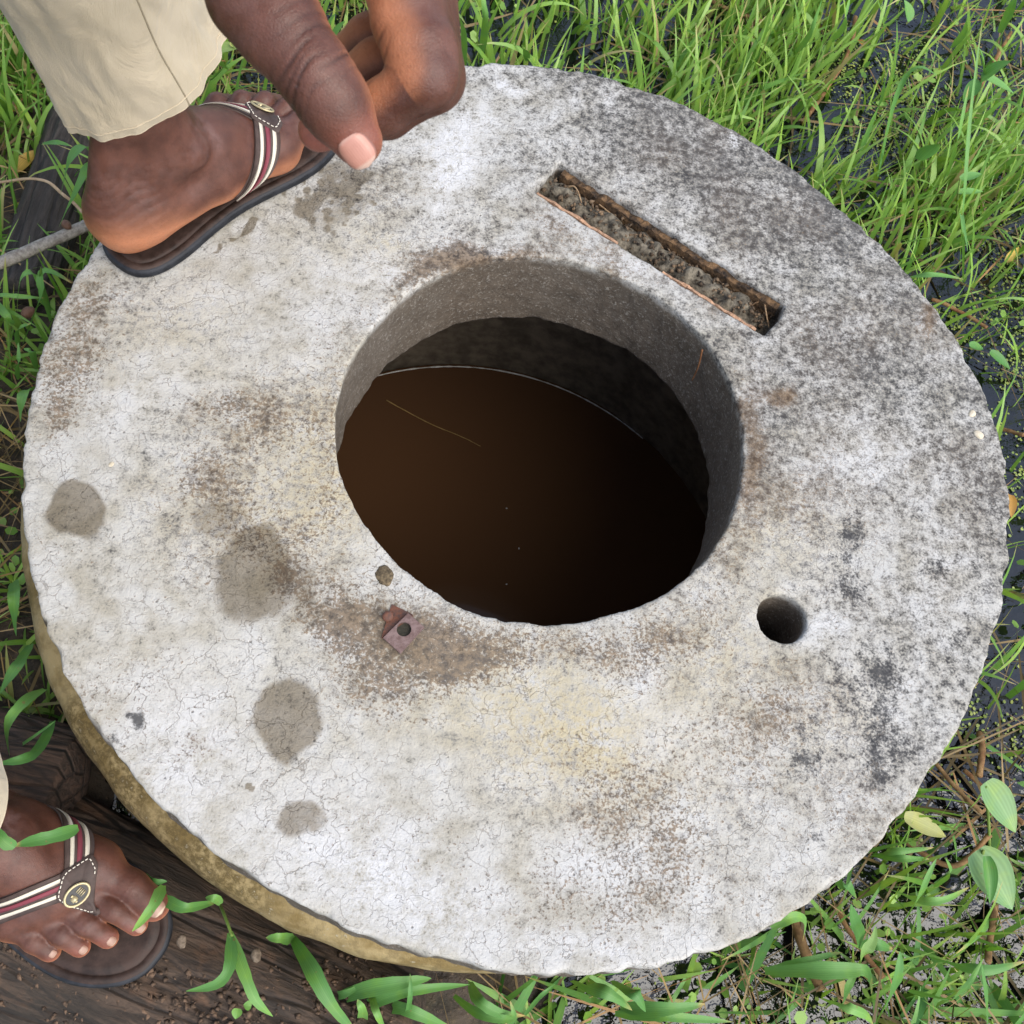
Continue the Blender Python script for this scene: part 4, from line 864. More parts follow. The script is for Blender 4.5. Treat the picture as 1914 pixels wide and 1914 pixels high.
for nm, F_ in FEET.items():
    ln = A(F_['lean']); lm = foot_limb(ln / np.linalg.norm(ln), .009 if nm == 'left' else 0.0); fn = foot_field(lm); h_ = .0019
    V, Q = mesh_field(fn, A([-.07, -.075, -.006]) + A([min(0, ln[0] * .13), -.02, 0]), A([.272, .075, .27]), h_)
    keep = V[:, 2] < .255; 
    N = vnormals(V, Q); pv = lm.pale(V, N)
    low = sstep(.042, .014, V[:, 2]); heel = sstep(.085, .03, V[:, 0]) * sstep(.064, .026, V[:, 2])
    pl = np.clip(np.maximum(sstep(-.05, .55, pv) * sstep(.05, .02, V[:, 2]), .95 * low * sstep(.6, .0, N[:, 2]) ) + heel, 0, 1) * .95 * (1 + .25 * noise(V, 70, 3, 3))
    tipx = sstep(.0, .012, V[:, 0] - .236 + 1.0 * np.maximum(0, .012 - V[:, 1]) * .75)
    ash = .55 * sstep(-.1, .5, noise(V, 35, 6, 3)) * sstep(.2, .8, N[:, 2]) + .25 * sstep(.03, .0, np.abs(V[:, 2] - .09))
    F_['limb'], F_['field'] = lm, fn
    W = place(F_['org'] + A([0, 0, SOLE * F_['ssc']]), F_['fwd'], F_['side'], F_['sc']); F_['W'] = W
    Vw = W(V); Qq = Q if F_['side'] > 0 else Q[:, ::-1]
    pieces.append((Vw, Qq, np.clip(pl, 0, 1), .35 * tipx * sstep(.035, .02, V[:, 2]), ash, np.zeros(len(V))))

# ---------------------------------------------------------------- the rest of the figure, outside the frame: legs, trunk, arms, head
ank = {k: F_['W'](A([.080, 0, .098])) for k, F_ in FEET.items()}
def shin_top(k):
    F_ = FEET[k]; ln = A(F_['lean']); return F_['W'](A([.080, 0, .098]) + ln / np.linalg.norm(ln) * .24)
PEL = A([-.66, -.06, .93]); HIPL, HIPR = PEL + A([.03, .10, -.03]), PEL + A([-.02, -.10, -.03])
KNL = shin_top('left') + (shin_top('left') - ank['left']) * .62; KNR = shin_top('right') + (shin_top('right') - ank['right']) * .75
CH = A([-.60, -.04, 1.30]); SHL, SHR_ = CH + A([.03, .19, .07]), CH + A([-.03, -.19, .07]); NECK = CH + A([.03, 0, .13]); HEAD = NECK + A([.07, .0, .14])
ELB = WR + A([-.155, .115, .19])
body = Limb()
body.add(PEL, .125, PEL + A([.02, 0, .16]), .12, .08).add(PEL + A([.02, 0, .16]), .12, CH, .135, .08).add(SHL, .065, SHR_, .065, .07).add(CH + A([.02, 0, .05]), .08, NECK, .058, .05).add(NECK, .056, HEAD, .06, .03)
body.add(HEAD + A([0, 0, .03]), .092, HEAD + A([.03, 0, -.03]), .075, .03)
body.add(HEAD + A([.09, 0, .03]), .012, HEAD + A([.115, 0, -.005]), .013, .015).add(HEAD + A([.085, 0, -.055]), .018, HEAD + A([.075, 0, -.07]), .03, .02).add(HEAD + A([0, .088, 0]), .02, HEAD + A([0, .088, .02]), .02, .01).add(HEAD + A([0, -.088, 0]), .02, HEAD + A([0, -.088, .02]), .02, .01)
for hp, kn, st, ak in ((HIPL, KNL, 'left', 0), (HIPR, KNR, 'right', 0)):
    body.add(hp, .088, kn, .058, .05).add(kn, .057, shin_top(st), .050, .03).add(shin_top(st), .050, shin_top(st) + (ank[st] - shin_top(st)) * .35, .043, .02)
body.add(SHL, .058, ELB, .043, .05).add(ELB, .042, ELB + (WR - ELB) * .75, .030, .02).add(ELB + (WR - ELB) * .75, .030, WR + (WR - ELB) * .06, .0262, .015)
ELR = SHR_ + A([-.04, -.10, -.27]); WRR = ELR + A([.10, -.05, -.22])
body.add(SHR_, .058, ELR, .043, .05).add(ELR, .042, WRR, .027, .02).add(WRR, .027, WRR + A([.02, .0, -.07]), .036, .02)
for i in range(4): body.add(WRR + A([.0 + .018 * i, 0, -.08]), .012, WRR + A([.02 + .022 * i, .02, -.15]), .009, .006)
body.add(WRR + A([.03, .02, -.03]), .014, WRR + A([.075, .035, -.085]), .011, .008)
pb = np.array([b[0] for b in body.b] + [b[2] for b in body.b])
V, Q = mesh_field(lambda P: body.field(P)[0][0], pb.min(0) - .16, pb.max(0) + .16, .011)
pieces.append((V, Q) + (np.zeros(len(V)),) * 4)
off = 0; VV, QQ, PP, RR, AS, CS = [], [], [], [], [], []
for v, q, p, r_, a_, c_ in pieces: VV.append(v); QQ.append(q + off); PP.append(p); RR.append(r_); AS.append(a_); CS.append(c_); off += len(v)
person = empty('person', (PEL[0], PEL[1], .12))
PO = A(person.location)
tag(person, 'person in beige trousers and striped sandals, one foot on the cover, hand reaching over it', 'person')
bod = raw('body', np.concatenate(VV) - PO, np.concatenate(QQ), M_SKIN, person, attrs=dict(pale=np.concatenate(PP), rosy=np.concatenate(RR), ash=np.concatenate(AS), crease=np.concatenate(CS)))

# nails
def nail(p0, axis, dors, rad, width, length, mat, name='nail', lift=.0004, flat=.72):
    ax = axis / np.linalg.norm(axis); d = dors - ax * (dors @ ax); d /= np.linalg.norm(d); sd_ = np.cross(ax, d); n, k = 13, 13
    u = np.linspace(-1, 1, k); v = np.linspace(0, 1, n); V = []
    for b_ in v:
        e = (1 - abs(2 * b_ - 1) ** 3.0) ** .5 if 0 < b_ < 1 else .05
        for a_ in u:
            y = a_ * width / 2 * e; ph = y / rad
            edge = max(abs(a_) ** 6, abs(2 * b_ - 1) ** 8)
            V.append(p0 + ax * (b_ * length) + sd_ * (math.sin(ph) * rad) + d * (math.cos(ph) * rad * flat + rad * (1 - flat) + lift - .0009 * edge - .0009 * b_ * b_))
    V = A(V); f = grid_faces(n, k); Vb = V - d * .0008
    F = np.concatenate([f[:, ::-1], f + n * k]); 
    return raw(name, np.concatenate([V, Vb]) - PO, F, mat, bod, attrs=dict(along=np.tile(np.repeat(v, k), 2), across=np.tile(np.tile(u, n), 2)))
tax = HD(689, 291, .3625) - HD(645, 232, .356); td = -fw * .94 - right * .28 - up_ * .16
nail(HD(651, 240, .3570), tax, td, .0102, .0124, .0128, M_NAIL, lift=.0001, flat=.8)
for nm, F_ in FEET.items():
    W = F_['W']; lf = .009 if nm == 'left' else 0.0
    for (b_, c_, r_, wd, ln_) in (((.222, .0335, .0235), (.246, .0315, .0185), .0134, .0165, .0140), ((.222, .0125, .0265), (.2425, .0120, .0140), .0095, .0098, .0088), ((.211, -.008, .0255), (.229, -.0085, .013), .0091, .009, .008), ((.198, -.025, .0235), (.214, -.0255, .0125), .0089, .0084, .0072), ((.181, -.0405, .0205), (.1955, -.0405, .0118), .0090, .0075, .006)):
        b0, c0 = W(A(b_) + A([0, 0, lf])), W(A(c_) + A([0, 0, lf * .7])); ax = c0 - b0; st = c0 + ax / np.linalg.norm(ax) * (-.35 * ln_)
        nail(st, ax, A([0, 0, 1.]) + .25 * ax / np.linalg.norm(ax), r_, wd, ln_, M_TNAIL, lift=.0003, flat=.9)

# ---------------------------------------------------------------- sandals
def leather(name, a, b, rough=.55):
    s = MT(name); n = s.noise(60, 5, .65); nf = s.noise(600, 3, .6); s.set(Base_Color=s.mix(s.step(n, .3, .7), a, b), Roughness=s.step(n, .3, .7, rough - .12, rough + .12)); s.b.inputs['Specular IOR Level'].default_value = .22
    s.bump(s.math('ADD', s.math('MULTIPLY', nf, .6), n), .3, .001); return s.m
M_BED = leather('footbed_brown', (.020, .0125, .010), (.050, .031, .025)); M_RIM = leather('black_rubber', (.010, .011, .014), (.026, .028, .034), .5)
M_STRAP = leather('strap_brown', (.046, .032, .028), (.080, .057, .050), .6)
def plain(name, col, rough=.7, metal=0):
    s = MT(name); n = s.noise(900, 2); s.set(Base_Color=s.mix(s.math('MULTIPLY', n, .35), col, tuple(x * .55 for x in col)), Roughness=rough, Metallic=metal); s.bump(n, .4, .0004); return s.m
M_CREAM = plain('cream_webbing', (.58, .525, .43)); M_RED = plain('maroon_webbing', (.17, .028, .042)); M_THREAD = plain('thread_cream', (.72, .66, .56)); M_GOLD = plain('gold_ring', (.48, .40, .23), .4, .4); M_EMB = plain('emblem_black', (.012, .011, .010), .4)
OUT = A([(-.012, 0), (-.0105, .013), (-.004, .025), (.012, .034), (.04, .0375), (.08, .0355), (.115, .0365), (.15, .043), (.18, .0495), (.205, .0515), (.228, .0485), (.247, .041), (.261, .029), (.268, .014), (.2685, 0), (.2655, -.014), (.255, -.029), (.238, -.0415), (.215, -.0505), (.185, -.0535), (.15, -.0505), (.115, -.0435), (.08, -.0385), (.04, -.0375), (.012, -.034), (-.004, -.025), (-.0105, -.013)])
OUT = np.concatenate([OUT, OUT[:1]]); OUT = smoothpath(np.column_stack([OUT, np.zeros(len(OUT))]), 161)[:-1, :2]
def inset(o, d):
    T = np.roll(o, -1, 0) - np.roll(o, 1, 0); T /= np.linalg.norm(T, axis=1, keepdims=True); Nn = np.stack([T[:, 1], -T[:, 0]], -1)
    return o - Nn * d * (1 if True else -1)
def ring_mesh(rings):            # list of (outline 2d, z) -> verts, quads
    m = len(rings[0][0]); V = np.concatenate([np.column_stack([o, np.full(m, z)]) for o, z in rings]); F = []
    for k in range(len(rings) - 1):
        for i in range(m):
            j = (i + 1) % m; F.append((k * m + i, k * m + j, (k + 1) * m + j, (k + 1) * m + i))
    return V, F
sgn = -1 if np.mean(np.linalg.norm(inset(OUT, .005) - A([.13, 0]), axis=1)) > np.mean(np.linalg.norm(OUT - A([.13, 0]), axis=1)) else 1
ins = lambda d: inset(OUT, d * sgn)
def spine_scale(o, f):
    x = np.clip(o[:, 0], .03, .21); return np.stack([x + (o[:, 0] - x) * f, o[:, 1] * f], -1)
def surf_hit(fn, c, d, r0=.002, r1=.09):      # distance from inside point c along d to the skin
    t = np.linspace(r0, r1, 120); P = c[None] + t[:, None] * d[None]; v = fn(P[:, None, :])[:, 0]
    i = np.argmax(v > 0); return t[i] if v.max() > 0 else r1
for nm, F_ in FEET.items():
    W0 = F_['W']; flip = F_['side'] < 0
    Wd = lambda L: W0(np.asarray(L, float)) - PO
    WS = place(F_['sorg'], F_['sfwd'], F_['side'], F_['ssc']); Ws = lambda L: WS(np.asarray(L, float)) - PO
    ff = lambda F: [tuple(reversed(q)) for q in F] if flip else F
    zt = SOLE
    V, F = ring_mesh([(spine_scale(ins(.003), .02), 0.0), (ins(.003), 0.0), (ins(.0008), .0016), (ins(0.0), .0036), (ins(.0007), .0056), (ins(-.0002), .0072), (ins(0.0002), .0088), (ins(.0016), .0104), (ins(.0045), .0110)])
    shoe = raw('sandal', Ws(V), ff(F), M_RIM, person)
    tag(shoe, {'left': 'brown striped thong sandal on the concrete cover', 'right': 'brown striped thong sandal on the rotting log'}[nm])
    bedz = lambda o: .0186 + .0012 * np.sin(o[:, 0] * 24 + 1) + n2(o[:, 0], o[:, 1], 90, 7, 2) * .0005
    r_ = [(ins(.0022), .0100), (ins(.0036), .0117), (ins(.0085), .0121), (ins(.0092), .0110), (ins(.0100), .0110), (ins(.0107), .0121)] + [(spine_scale(ins(.0107), f), .0119 - .0016 * (1 - f)) for f in (.85, .6, .35, .15, .02)]
    V, F = ring_mesh(r_); V[:, 2] += n2(V[:, 0], V[:, 1], 60, 9, 3) * .0005
    raw('footbed', Ws(V), ff(F), M_BED, shoe)
    fn = F_['field']
    # strap surface in (x, angle) space round a core line inside the foot
    core = lambda x: A([x, .002, .020])
    def sp(x, th, lift):
        d = A([0, math.cos(th), math.sin(th)]); c = core(x); r = surf_hit(fn, c, d, .002, .11)
        p = c + d * (r + lift); return p
    def band(th0, th1, x0, x1, hw0, hw1, lift0, lift1, name, mat, parent, c0=-1, c1=1, n=26, k=7, flatten=0):
        V = []
        for i in range(n):
            t = i / (n - 1); hw = hw0 + (hw1 - hw0) * t; e = t ** 1.25
            thc = th0 + (th1 - th0) * t; xc = x0 + (x1 - x0) * e
            rr_ = .035; dx = (x1 - x0) * 1.25 * max(t, .05) ** .25; dth = (th1 - th0) * rr_; L = math.hypot(dx, dth); nx, nt = -dth / L, dx / L
            for j in range(k):
                w_ = c0 + (c1 - c0) * j / (k - 1); y = w_ * hw
                V.append(sp(xc + nx * y, thc + nt * y / rr_, lift0 + (lift1 - lift0) * t + .0006 * (1 - w_ * w_)))
        V = A(V); V3 = V.reshape(n, k, 3)
        for _ in range(3): V3[1:-1] = .5 * V3[1:-1] + .25 * (V3[:-2] + V3[2:])
        V = V3.reshape(-1, 3); f = grid_faces(n, k); C = A([V[:, 0].mean(), 0, .03]); 
        nn = vnormals(V, f); out = V - np.stack([V[:, 0], np.zeros(len(V)), np.full(len(V), .022)], -1)
        if (nn * out).sum() < 0: f = f[:, ::-1]; nn = -nn
        B = V - nn * .0022; m = len(V); rim = []
        idx = np.arange(m).reshape(n, k); loop = list(idx[0, :]) + list(idx[1:, -1]) + list(idx[-1, -2::-1]) + list(idx[-2:0:-1, 0])
        for a_, b_ in zip(loop, loop[1:] + loop[:1]): rim.append((a_, b_, b_ + m, a_ + m))
        F = [tuple(q) for q in f] + [tuple(q[::-1] + m) for q in f] + rim
        return raw(name, Wd(np.concatenate([V, B])), ff(F), mat, parent)
    up90 = math.pi / 2
    TH = .0026
    for sd_, (thb, xb) in (('medial', (up90 - 1.72, .122)), ('lateral', (up90 + 1.72, .118))):
        th0 = up90 - .52 if sd_ == 'medial' else up90 - .22
        a_ = dict(th0=th0, th1=thb, x0=.184, x1=xb, hw0=.0098, hw1=.0085)
        st = band(*a_.values(), TH, TH, 'strap', M_STRAP, shoe)
        for c0, c1, m_ in ((-.62, -.34, M_CREAM), (-.14, .20, M_RED), (.38, .66, M_CREAM)):
            band(*a_.values(), TH + .0009, TH + .0009, 'stripe', m_, shoe, c0, c1, k=3)
    # front patch, toe post, stitching, emblem
    def patch(poly, lift, name, mat, n=9, bulge=.0006):
        poly = A(poly); cx = poly.mean(0); rings = [1.0, .93, .7, .4, .1]; V = []; F = []; m = len(poly)
        for q, f in enumerate(rings):
            for p in poly: z = cx + (p - cx) * f; V.append(sp(z[0], up90 + z[1] / .034, lift + (bulge if q > 0 else -.0012)))
        for q in range(len(rings) - 1):
            for i in range(m): j = (i + 1) % m; F.append((q * m + i, q * m + j, (q + 1) * m + j, (q + 1) * m + i))
        F.append(tuple(range((len(rings) - 1) * m, len(rings) * m)))
        return raw(name, Wd(V), ff(F), mat, shoe)
    def rnd(poly, per=6, r=.22):
        poly = A(poly); out = []
        for i in range(len(poly)):
            p, a_, b_ = poly[i], poly[i - 1], poly[(i + 1) % len(poly)]; s0 = p + (a_ - p) * r; s1 = p + (b_ - p) * r
            for t in np.linspace(0, 1, per): out.append((1 - t) ** 2 * s0 + 2 * t * (1 - t) * p + t * t * s1)
        return A(out)
    SHAPE = A([(.157, .004), (.166, -.0165), (.183, -.0175), (.2005, -.004), (.2065, .006), (.2035, .0165), (.184, .0175), (.166, .0155)]) if True else None
    SHAPE = A([(.1740, -.001), (.182, -.0185), (.195, -.0160), (.2100, .002), (.2145, .0085), (.2100, .0150), (.197, .0185), (.183, .0175)]) - A([.0, .0115])
    PS = rnd(SHAPE); patch(PS, TH + .0016, 'strap_patch', M_STRAP)
    cxy = SHAPE.mean(0)
    st_ = [cxy + (p - cxy) * .84 for p in rnd(SHAPE, 8)]; pth = A([sp(p[0], up90 + p[1] / .034, TH + .0030) for p in st_ + st_[:1]])
    dd = np.r_[0, np.cumsum(np.linalg.norm(np.diff(pth, axis=0), axis=1))]; nst = 34; VS, FS = [], []
    for q in range(nst):
        if .30 < q / nst < .58: continue
        a0, a1 = dd[-1] * q / nst, dd[-1] * (q + .62) / nst
        p = A([[np.interp(x, dd, pth[:, i]) for i in range(3)] for x in np.linspace(a0, a1, 4)]); v, f = tube(p, .00045, 5); FS += [tuple(np.array(t_) + sum(len(z) for z in VS)) for t_ in f]; VS.append(v)
    so_ = raw('stitching', Wd(np.concatenate(VS)), FS, M_THREAD, shoe); so_['kind'] = 'stuff'
    ec = cxy + A([-.001, .002])
    e_ = .004; ctr = sp(ec[0], up90 + ec[1] / .034, TH + .0034)
    ex = sp(ec[0] + e_, up90 + ec[1] / .034, TH) - sp(ec[0] - e_, up90 + ec[1] / .034, TH); ex /= np.linalg.norm(ex)
    ey = sp(ec[0], up90 + (ec[1] + e_) / .034, TH) - sp(ec[0], up90 + (ec[1] - e_) / .034, TH); ey -= ex * (ex @ ey); ey /= np.linalg.norm(ey); ez = np.cross(ex, ey); ez = ez if ez[2] > 0 else -ez
    E2 = lambda x, y, z=0.0: ctr + ex * x + ey * y + ez * z
    p = A([E2(.0078 * math.cos(t_), .0108 * math.sin(t_)) for t_ in np.linspace(0, 2 * math.pi, 33)]); v, f = tube(np.concatenate([p, p[1:2]]), .0011, 7, caps=False, flat=.7); raw('emblem_ring', Wd(v), f, M_GOLD, shoe)
    p = A([E2(0, 0, -.0002)] + [E2(.0076 * math.cos(t_), .0106 * math.sin(t_), -.0002) for t_ in np.linspace(0, 2 * math.pi, 28, endpoint=False)]); raw('emblem', Wd(p), ff([(0, 1 + i, 1 + (i + 1) % 28) for i in range(28)]), M_EMB, shoe)
    VS, FS = [], []
    def bar(q0, q1, r):
        v, f = tube([E2(*q0, .0004), E2(*q1, .0004)], r, 8, flat=.35); FS.extend(tuple(np.array(t_) + sum(len(z) for z in VS)) for t_ in f); VS.append(v)
    bar((.0008, .0062), (.0008, .0012), .0022); bar((.0034, .0050), (.0034, .0030), .0012); bar((-.0030, .0032), (-.0012, .0032), .0012)
    for q in range(4): bar((.0030 - .0018 * q, -.0010), (.0026 - .0018 * q, -.0066), .00048)
    raw('crest', Wd(np.concatenate(VS)), FS, M_GOLD, shoe)
    p0 = sp(.2115, up90 - .004 / .034, TH); p1 = A([.214, .0215, .0]); v, f = tube(smoothpath([p0, p0 * .5 + p1 * .5 + A([.003, .001, .002]), p1], 10), .0034, 8); raw('toe_post', Wd(v), f, M_STRAP, shoe)

# ---------------------------------------------------------------- clothes
s = MT('beige_cotton'); wv = s.noise(1400, 2); n = s.noise(14, 4); cr_ = s.noise(26, 5, .55, s.mapping((1, 1, .45)), 1.2)
s.set(Base_Color=s.mix(s.step(n, .3, .7), (.38, .315, .215), (.46, .385, .275)), Roughness=.85); s.b.inputs['Sheen Weight'].default_value = .15
s.bump(s.math('ADD', s.math('MULTIPLY', wv, .12), s.math('MULTIPLY', cr_, 1.0)), .8, .007); M_TROU = s.m
def cloth_tube(name, path, rads, mat, seed, n=90, k=96, amp=.05, hem=True, ref=A([1., 0, 0])):
    P = smoothpath(path, n); R_ = smoothpath(A(rads), n); T = np.gradient(P, axis=0); T /= np.linalg.norm(T, axis=1, keepdims=True)
    an = np.linspace(0, 2 * math.pi, k, endpoint=False); V = np.zeros((n, k, 3)); arc = np.r_[0, np.cumsum(np.linalg.norm(np.diff(P, axis=0), axis=1))]
    for i in range(n):
        S = ref - T[i] * (ref @ T[i]); S /= np.linalg.norm(S); B = np.cross(T[i], S)
        q = np.stack([np.cos(an), np.sin(an), np.full(k, arc[i] * 5.0)], -1)
        fold = amp * noise(q * A([1, 1, .7]), 1.1, seed, 2) + amp * .35 * np.abs(noise(q * A([1.6, 1.6, .8]) + A([0, 0, .6]) * (np.sin(an))[:, None], 1.5, seed + 7, 2)) + amp * .55 * noise(q + A([0, 0, 1.]) * (np.cos(an) * .8)[:, None], 2.4, seed + 3, 3)
        V[i] = P[i] + ((R_[i, 0] * np.cos(an) * (1 + fold))[:, None] * S + (R_[i, 1] * np.sin(an) * (1 + fold))[:, None] * B)
    V = V.reshape(-1, 3); f = grid_faces_T(n, k)
    C = P[:, None].repeat(k, 1).reshape(-1, 3); D = V - C; D /= np.linalg.norm(D, axis=1, keepdims=True)
    nn = vnormals(V, f); 
    if (nn * D).sum() < 0: f = f[:, ::-1]
    Vi = V - D * .0022; m = len(V)
    rim = [(i, (i + 1) % k, (i + 1) % k + m, i + m) for i in range(k)]; rim2 = [((n - 1) * k + i, (n - 1) * k + (i + 1) % k, (n - 1) * k + (i + 1) % k + m, (n - 1) * k + i + m) for i in range(k)]
    F = np.concatenate([f, f[:, ::-1] + m, A(rim), A(rim2)])
    return np.concatenate([V, Vi]), F, V.reshape(n, k, 3)
def leg_path(k, up, hem_h):
    F_ = FEET[k]; a_ = F_['W'](A([.080, 0, .098])); st = shin_top(k); d = (st - a_) / np.linalg.norm(st - a_); return a_, d
# left trouser leg: hem seen from above, wide and open
aL, dL = leg_path('left', 0, 0); hemL = F_L = aL + dL * .050
f3 = A([*FEET['left']['fwd'], 0])
m3 = A([f3[1], -f3[0], 0]); hemL = FEET['left']['W'](A([.098, -.010, .160])); pathL = [hemL, hemL + dL * .06 + f3 * -.004, aL + dL * .24 + f3 * .022, KNL, KNL * .5 + HIPL * .5, HIPL + A([0, 0, .04])]
radL = [(.092, .064, 0), (.082, .066, 0), (.075, .068, 0), (.092, .085, 0), (.105, .10, 0), (.12, .11, 0)]
V1, F1, G1 = cloth_tube('trousers', pathL, radL, M_TROU, 3, 140, 130, .20, ref=f3)
aR, dR = leg_path('right', 0, 0); g3 = A([*FEET['right']['fwd'], 0])
pathR = [aR + dR * .030 - g3 * .010, aR + dR * .12 - g3 * .006, shin_top('right'), KNR, KNR * .5 + HIPR * .5, HIPR + A([0, 0, .04])]
radR = [(.084, .070, 0), (.084, .072, 0), (.080, .073, 0), (.092, .085, 0), (.105, .10, 0), (.12, .11, 0)]
V2, F2, G2 = cloth_tube('trousers', pathR, radR, M_TROU, 8, 90, 90, .07, ref=g3)
V3, F3, G3 = cloth_tube('trousers', [PEL + A([0, 0, -.10]), PEL, PEL + A([.015, 0, .12])], [(.11, .16, 0), (.14, .175, 0), (.135, .155, 0)], M_TROU, 4, 30, 90, .03)
trou = raw('trousers', np.concatenate([V1, V2, V3]) - PO, np.concatenate([F1, F2 + len(V1), F3 + len(V1) + len(V2)]), M_TROU, person)
# hem stitch and side seam
M_SEAM = simple('seam_thread', (.22, .18, .12), (.31, .26, .18), 400)
def seam(G, j, lo, hi, name, rr=.0011, lift=.0008):
    P = G[lo:hi, j]; C = G[lo:hi].mean(1); D = P - C; D /= np.linalg.norm(D, axis=1, keepdims=True); v, f = tube(P + D * lift - PO, rr, 6); return raw(name, v, f, M_SEAM, trou)
cand = topix(G1[0]); cand[topix(G1[0] ) [:, 1] < -500] = 1e6; dcam = np.linalg.norm(G1[0] - CAM, axis=1); jj = int(np.argmin(np.linalg.norm(cand - A([340, 180]), axis=1) + 2000 * np.maximum(0, dcam - np.median(dcam))))
seam(G1, jj, 0, 118, 'side_seam', .0008, -.0002)
hp = G1[6]; C = hp.mean(0); v, f = tube(np.concatenate([hp, hp[:2]]) + (np.concatenate([hp, hp[:2]]) - C) / np.linalg.norm(np.concatenate([hp, hp[:2]]) - C, axis=1, keepdims=True) * .0002 - PO, .0007, 5, caps=False); raw('hem_stitch', v, f, M_TROU, trou)
s = MT('white_shirt'); s.set(Base_Color=(.55, .56, .58), Roughness=.85); s.bump(s.noise(30, 4), .4, .004)
V1, F1, G = cloth_tube('shirt', [PEL + A([.015, 0, .06]), PEL + A([.02, 0, .2]), CH + A([0, 0, -.02]), CH + A([.01, 0, .07]), NECK + A([0, 0, -.02])], [(.15, .17, 0), (.14, .165, 0), (.15, .185, 0), (.13, .175, 0), (.066, .07, 0)], s.m, 14, 60, 90, .03)
V2, F2, G = cloth_tube('shirt', [SHL + A([-.02, -.05, .01]), SHL * .6 + ELB * .4, SHL * .25 + ELB * .75], [(.07, .07, 0), (.075, .075, 0), (.07, .07, 0)], s.m, 15, 30, 60, .05)
V4, F4, G = cloth_tube('shirt', [SHR_ + A([.02, .05, .01]), SHR_ * .6 + ELR * .4, SHR_ * .25 + ELR * .75], [(.07, .07, 0), (.075, .075, 0), (.07, .07, 0)], s.m, 16, 30, 60, .05)
raw('shirt', np.concatenate([V1, V2, V4]) - PO, np.concatenate([F1, F2 + len(V1), F4 + len(V1) + len(V2)]), s.m, person)
s = MT('black_hair'); s.set(Base_Color=(.012, .010, .009), Roughness=.8); s.bump(s.noise(400, 4), .8, .003)
gp = gridpts(HEAD - .13, HEAD + A([.13, .13, .16]), .008); hf = ellip(gp, HEAD + A([-.012, 0, .038]), (.105, .10, .100)); hf = np.maximum(hf, -(gp[..., 2] - HEAD[2] - .01 + (gp[..., 0] - HEAD[0] - .03) * -.9))
v, q = surface_nets(hf.astype(np.float32), HEAD - .13, .008); raw('hair', v - PO, q, s.m, person)
# ================================================================ plants that stand out one by one
def blade_leaf(path, width, parent, tone=.4, fold=.25, n=14, k=5, base=.45, mat=None, dry=0, roll=0.0, thick=True, name='leaf'):
    P = smoothpath(path, n); T = np.gradient(P, axis=0); T /= np.linalg.norm(T, axis=1, keepdims=True) + 1e-9
    up = A([0, 0, 1.]); S = np.cross(T, up); S = np.where(np.linalg.norm(S, axis=1, keepdims=True) < .15, A([1., 0, 0]), S); S /= np.linalg.norm(S, axis=1, keepdims=True)
    for i in range(1, n):
        if S[i] @ S[i - 1] < 0: S[i] = -S[i]
    N = np.cross(S, T); S = S * math.cos(roll) + N * math.sin(roll); N = np.cross(S, T)
    t = np.linspace(0, 1, n); pr = np.clip(np.minimum(base + 2.2 * t, 1) * (1 - t ** 3.2), .03, 1)
    u = np.linspace(-1, 1, k)
    wob = .86 * (1 + .07 * np.sin(t * 13 + width * 900) + .05 * np.sin(t * 31 + width * 1700)); P = P + (S * (np.sin(t * 5 + width * 700) * width * .12)[:, None])
    V = P[:, None] + (S[:, None] * u[None, :, None] + N[:, None] * (np.abs(u)[None, :, None] * fold)) * (width * .5 * pr * wob)[:, None, None]
    f = grid_faces(n, k); m = n * k
    o = raw(name, V.reshape(-1, 3), f, mat or M_LEAF, parent, attrs=dict(tone=np.full(m, tone), dry=np.full(m, dry * 1.0), along=np.repeat(t, k), across=np.tile(u, n)))
    return o
M_STEM = simple('green_stem', (.10, .17, .03), (.17, .24, .06), 100)
GRP = 'single grass plants round the cover'
def plant(label, leaves, stem=None, name='grass_plant', cat='grass plant', group=GRP, mat=None):
    p0 = at(*leaves[0][0][0]) ; root = empty(name, (p0[0], p0[1], max(float(ground_z(A([p0[0]]), A([p0[1]]))[0]), 0)))
    off = -A(root.location)
    for L in leaves:
        path, w_ = L[0], L[1]; tone = L[2] if len(L) > 2 else .4; kw = L[3] if len(L) > 3 else {}
        blade_leaf([at(*q) + off for q in path], w_, root, tone, mat=mat, **kw)
    if stem:
        V, F = tube(smoothpath([at(*q) + off for q in stem], 14), .0014, 6); raw('stem', V, F, M_STEM, root)
    return tag(root, label, cat, group)
plant('two arched broad blades over the log behind the heel', [([(195, 318, .19), (160, 274, .255), (132, 298, .26), (112, 372, .20)], .0135, .45), ([(196, 300, .19), (163, 312, .25), (137, 368, .225), (109, 428, .17)], .0125, .5), ([(140, 330, .2), (150, 318, .22), (165, 312, .235)], .006, .4)], [(205, 330, .08), (203, 310, .15), (190, 300, .2)])
plant('pale blade pointing left below the trouser hem', [([(222, 316, .2), (195, 325, .225), (160, 350, .21)], .0125, .8)])
plant('flat dark blade beside the upper log', [([(80, 268, .12), (105, 267, .14), (136, 275, .13)], .010, .2)])
plant('curled blades at the rim left of the sandal heel', [([(45, 640, .06), (75, 560, .17), (82, 508, .20), (136, 530, .19)], .011, .35), ([(95, 600, .08), (72, 520, .19), (40, 520, .2), (32, 590, .13)], .0085, .55), ([(95, 580, .08), (78, 540, .16), (75, 500, .22)], .010, .3)])
plant('long flat blade reaching right along the left frame edge', [([(-10, 552, .14), (35, 553, .16), (82, 558, .15)], .0075, .7), ([(-8, 560, .12), (12, 590, .15), (25, 608, .12)], .010, .5)])
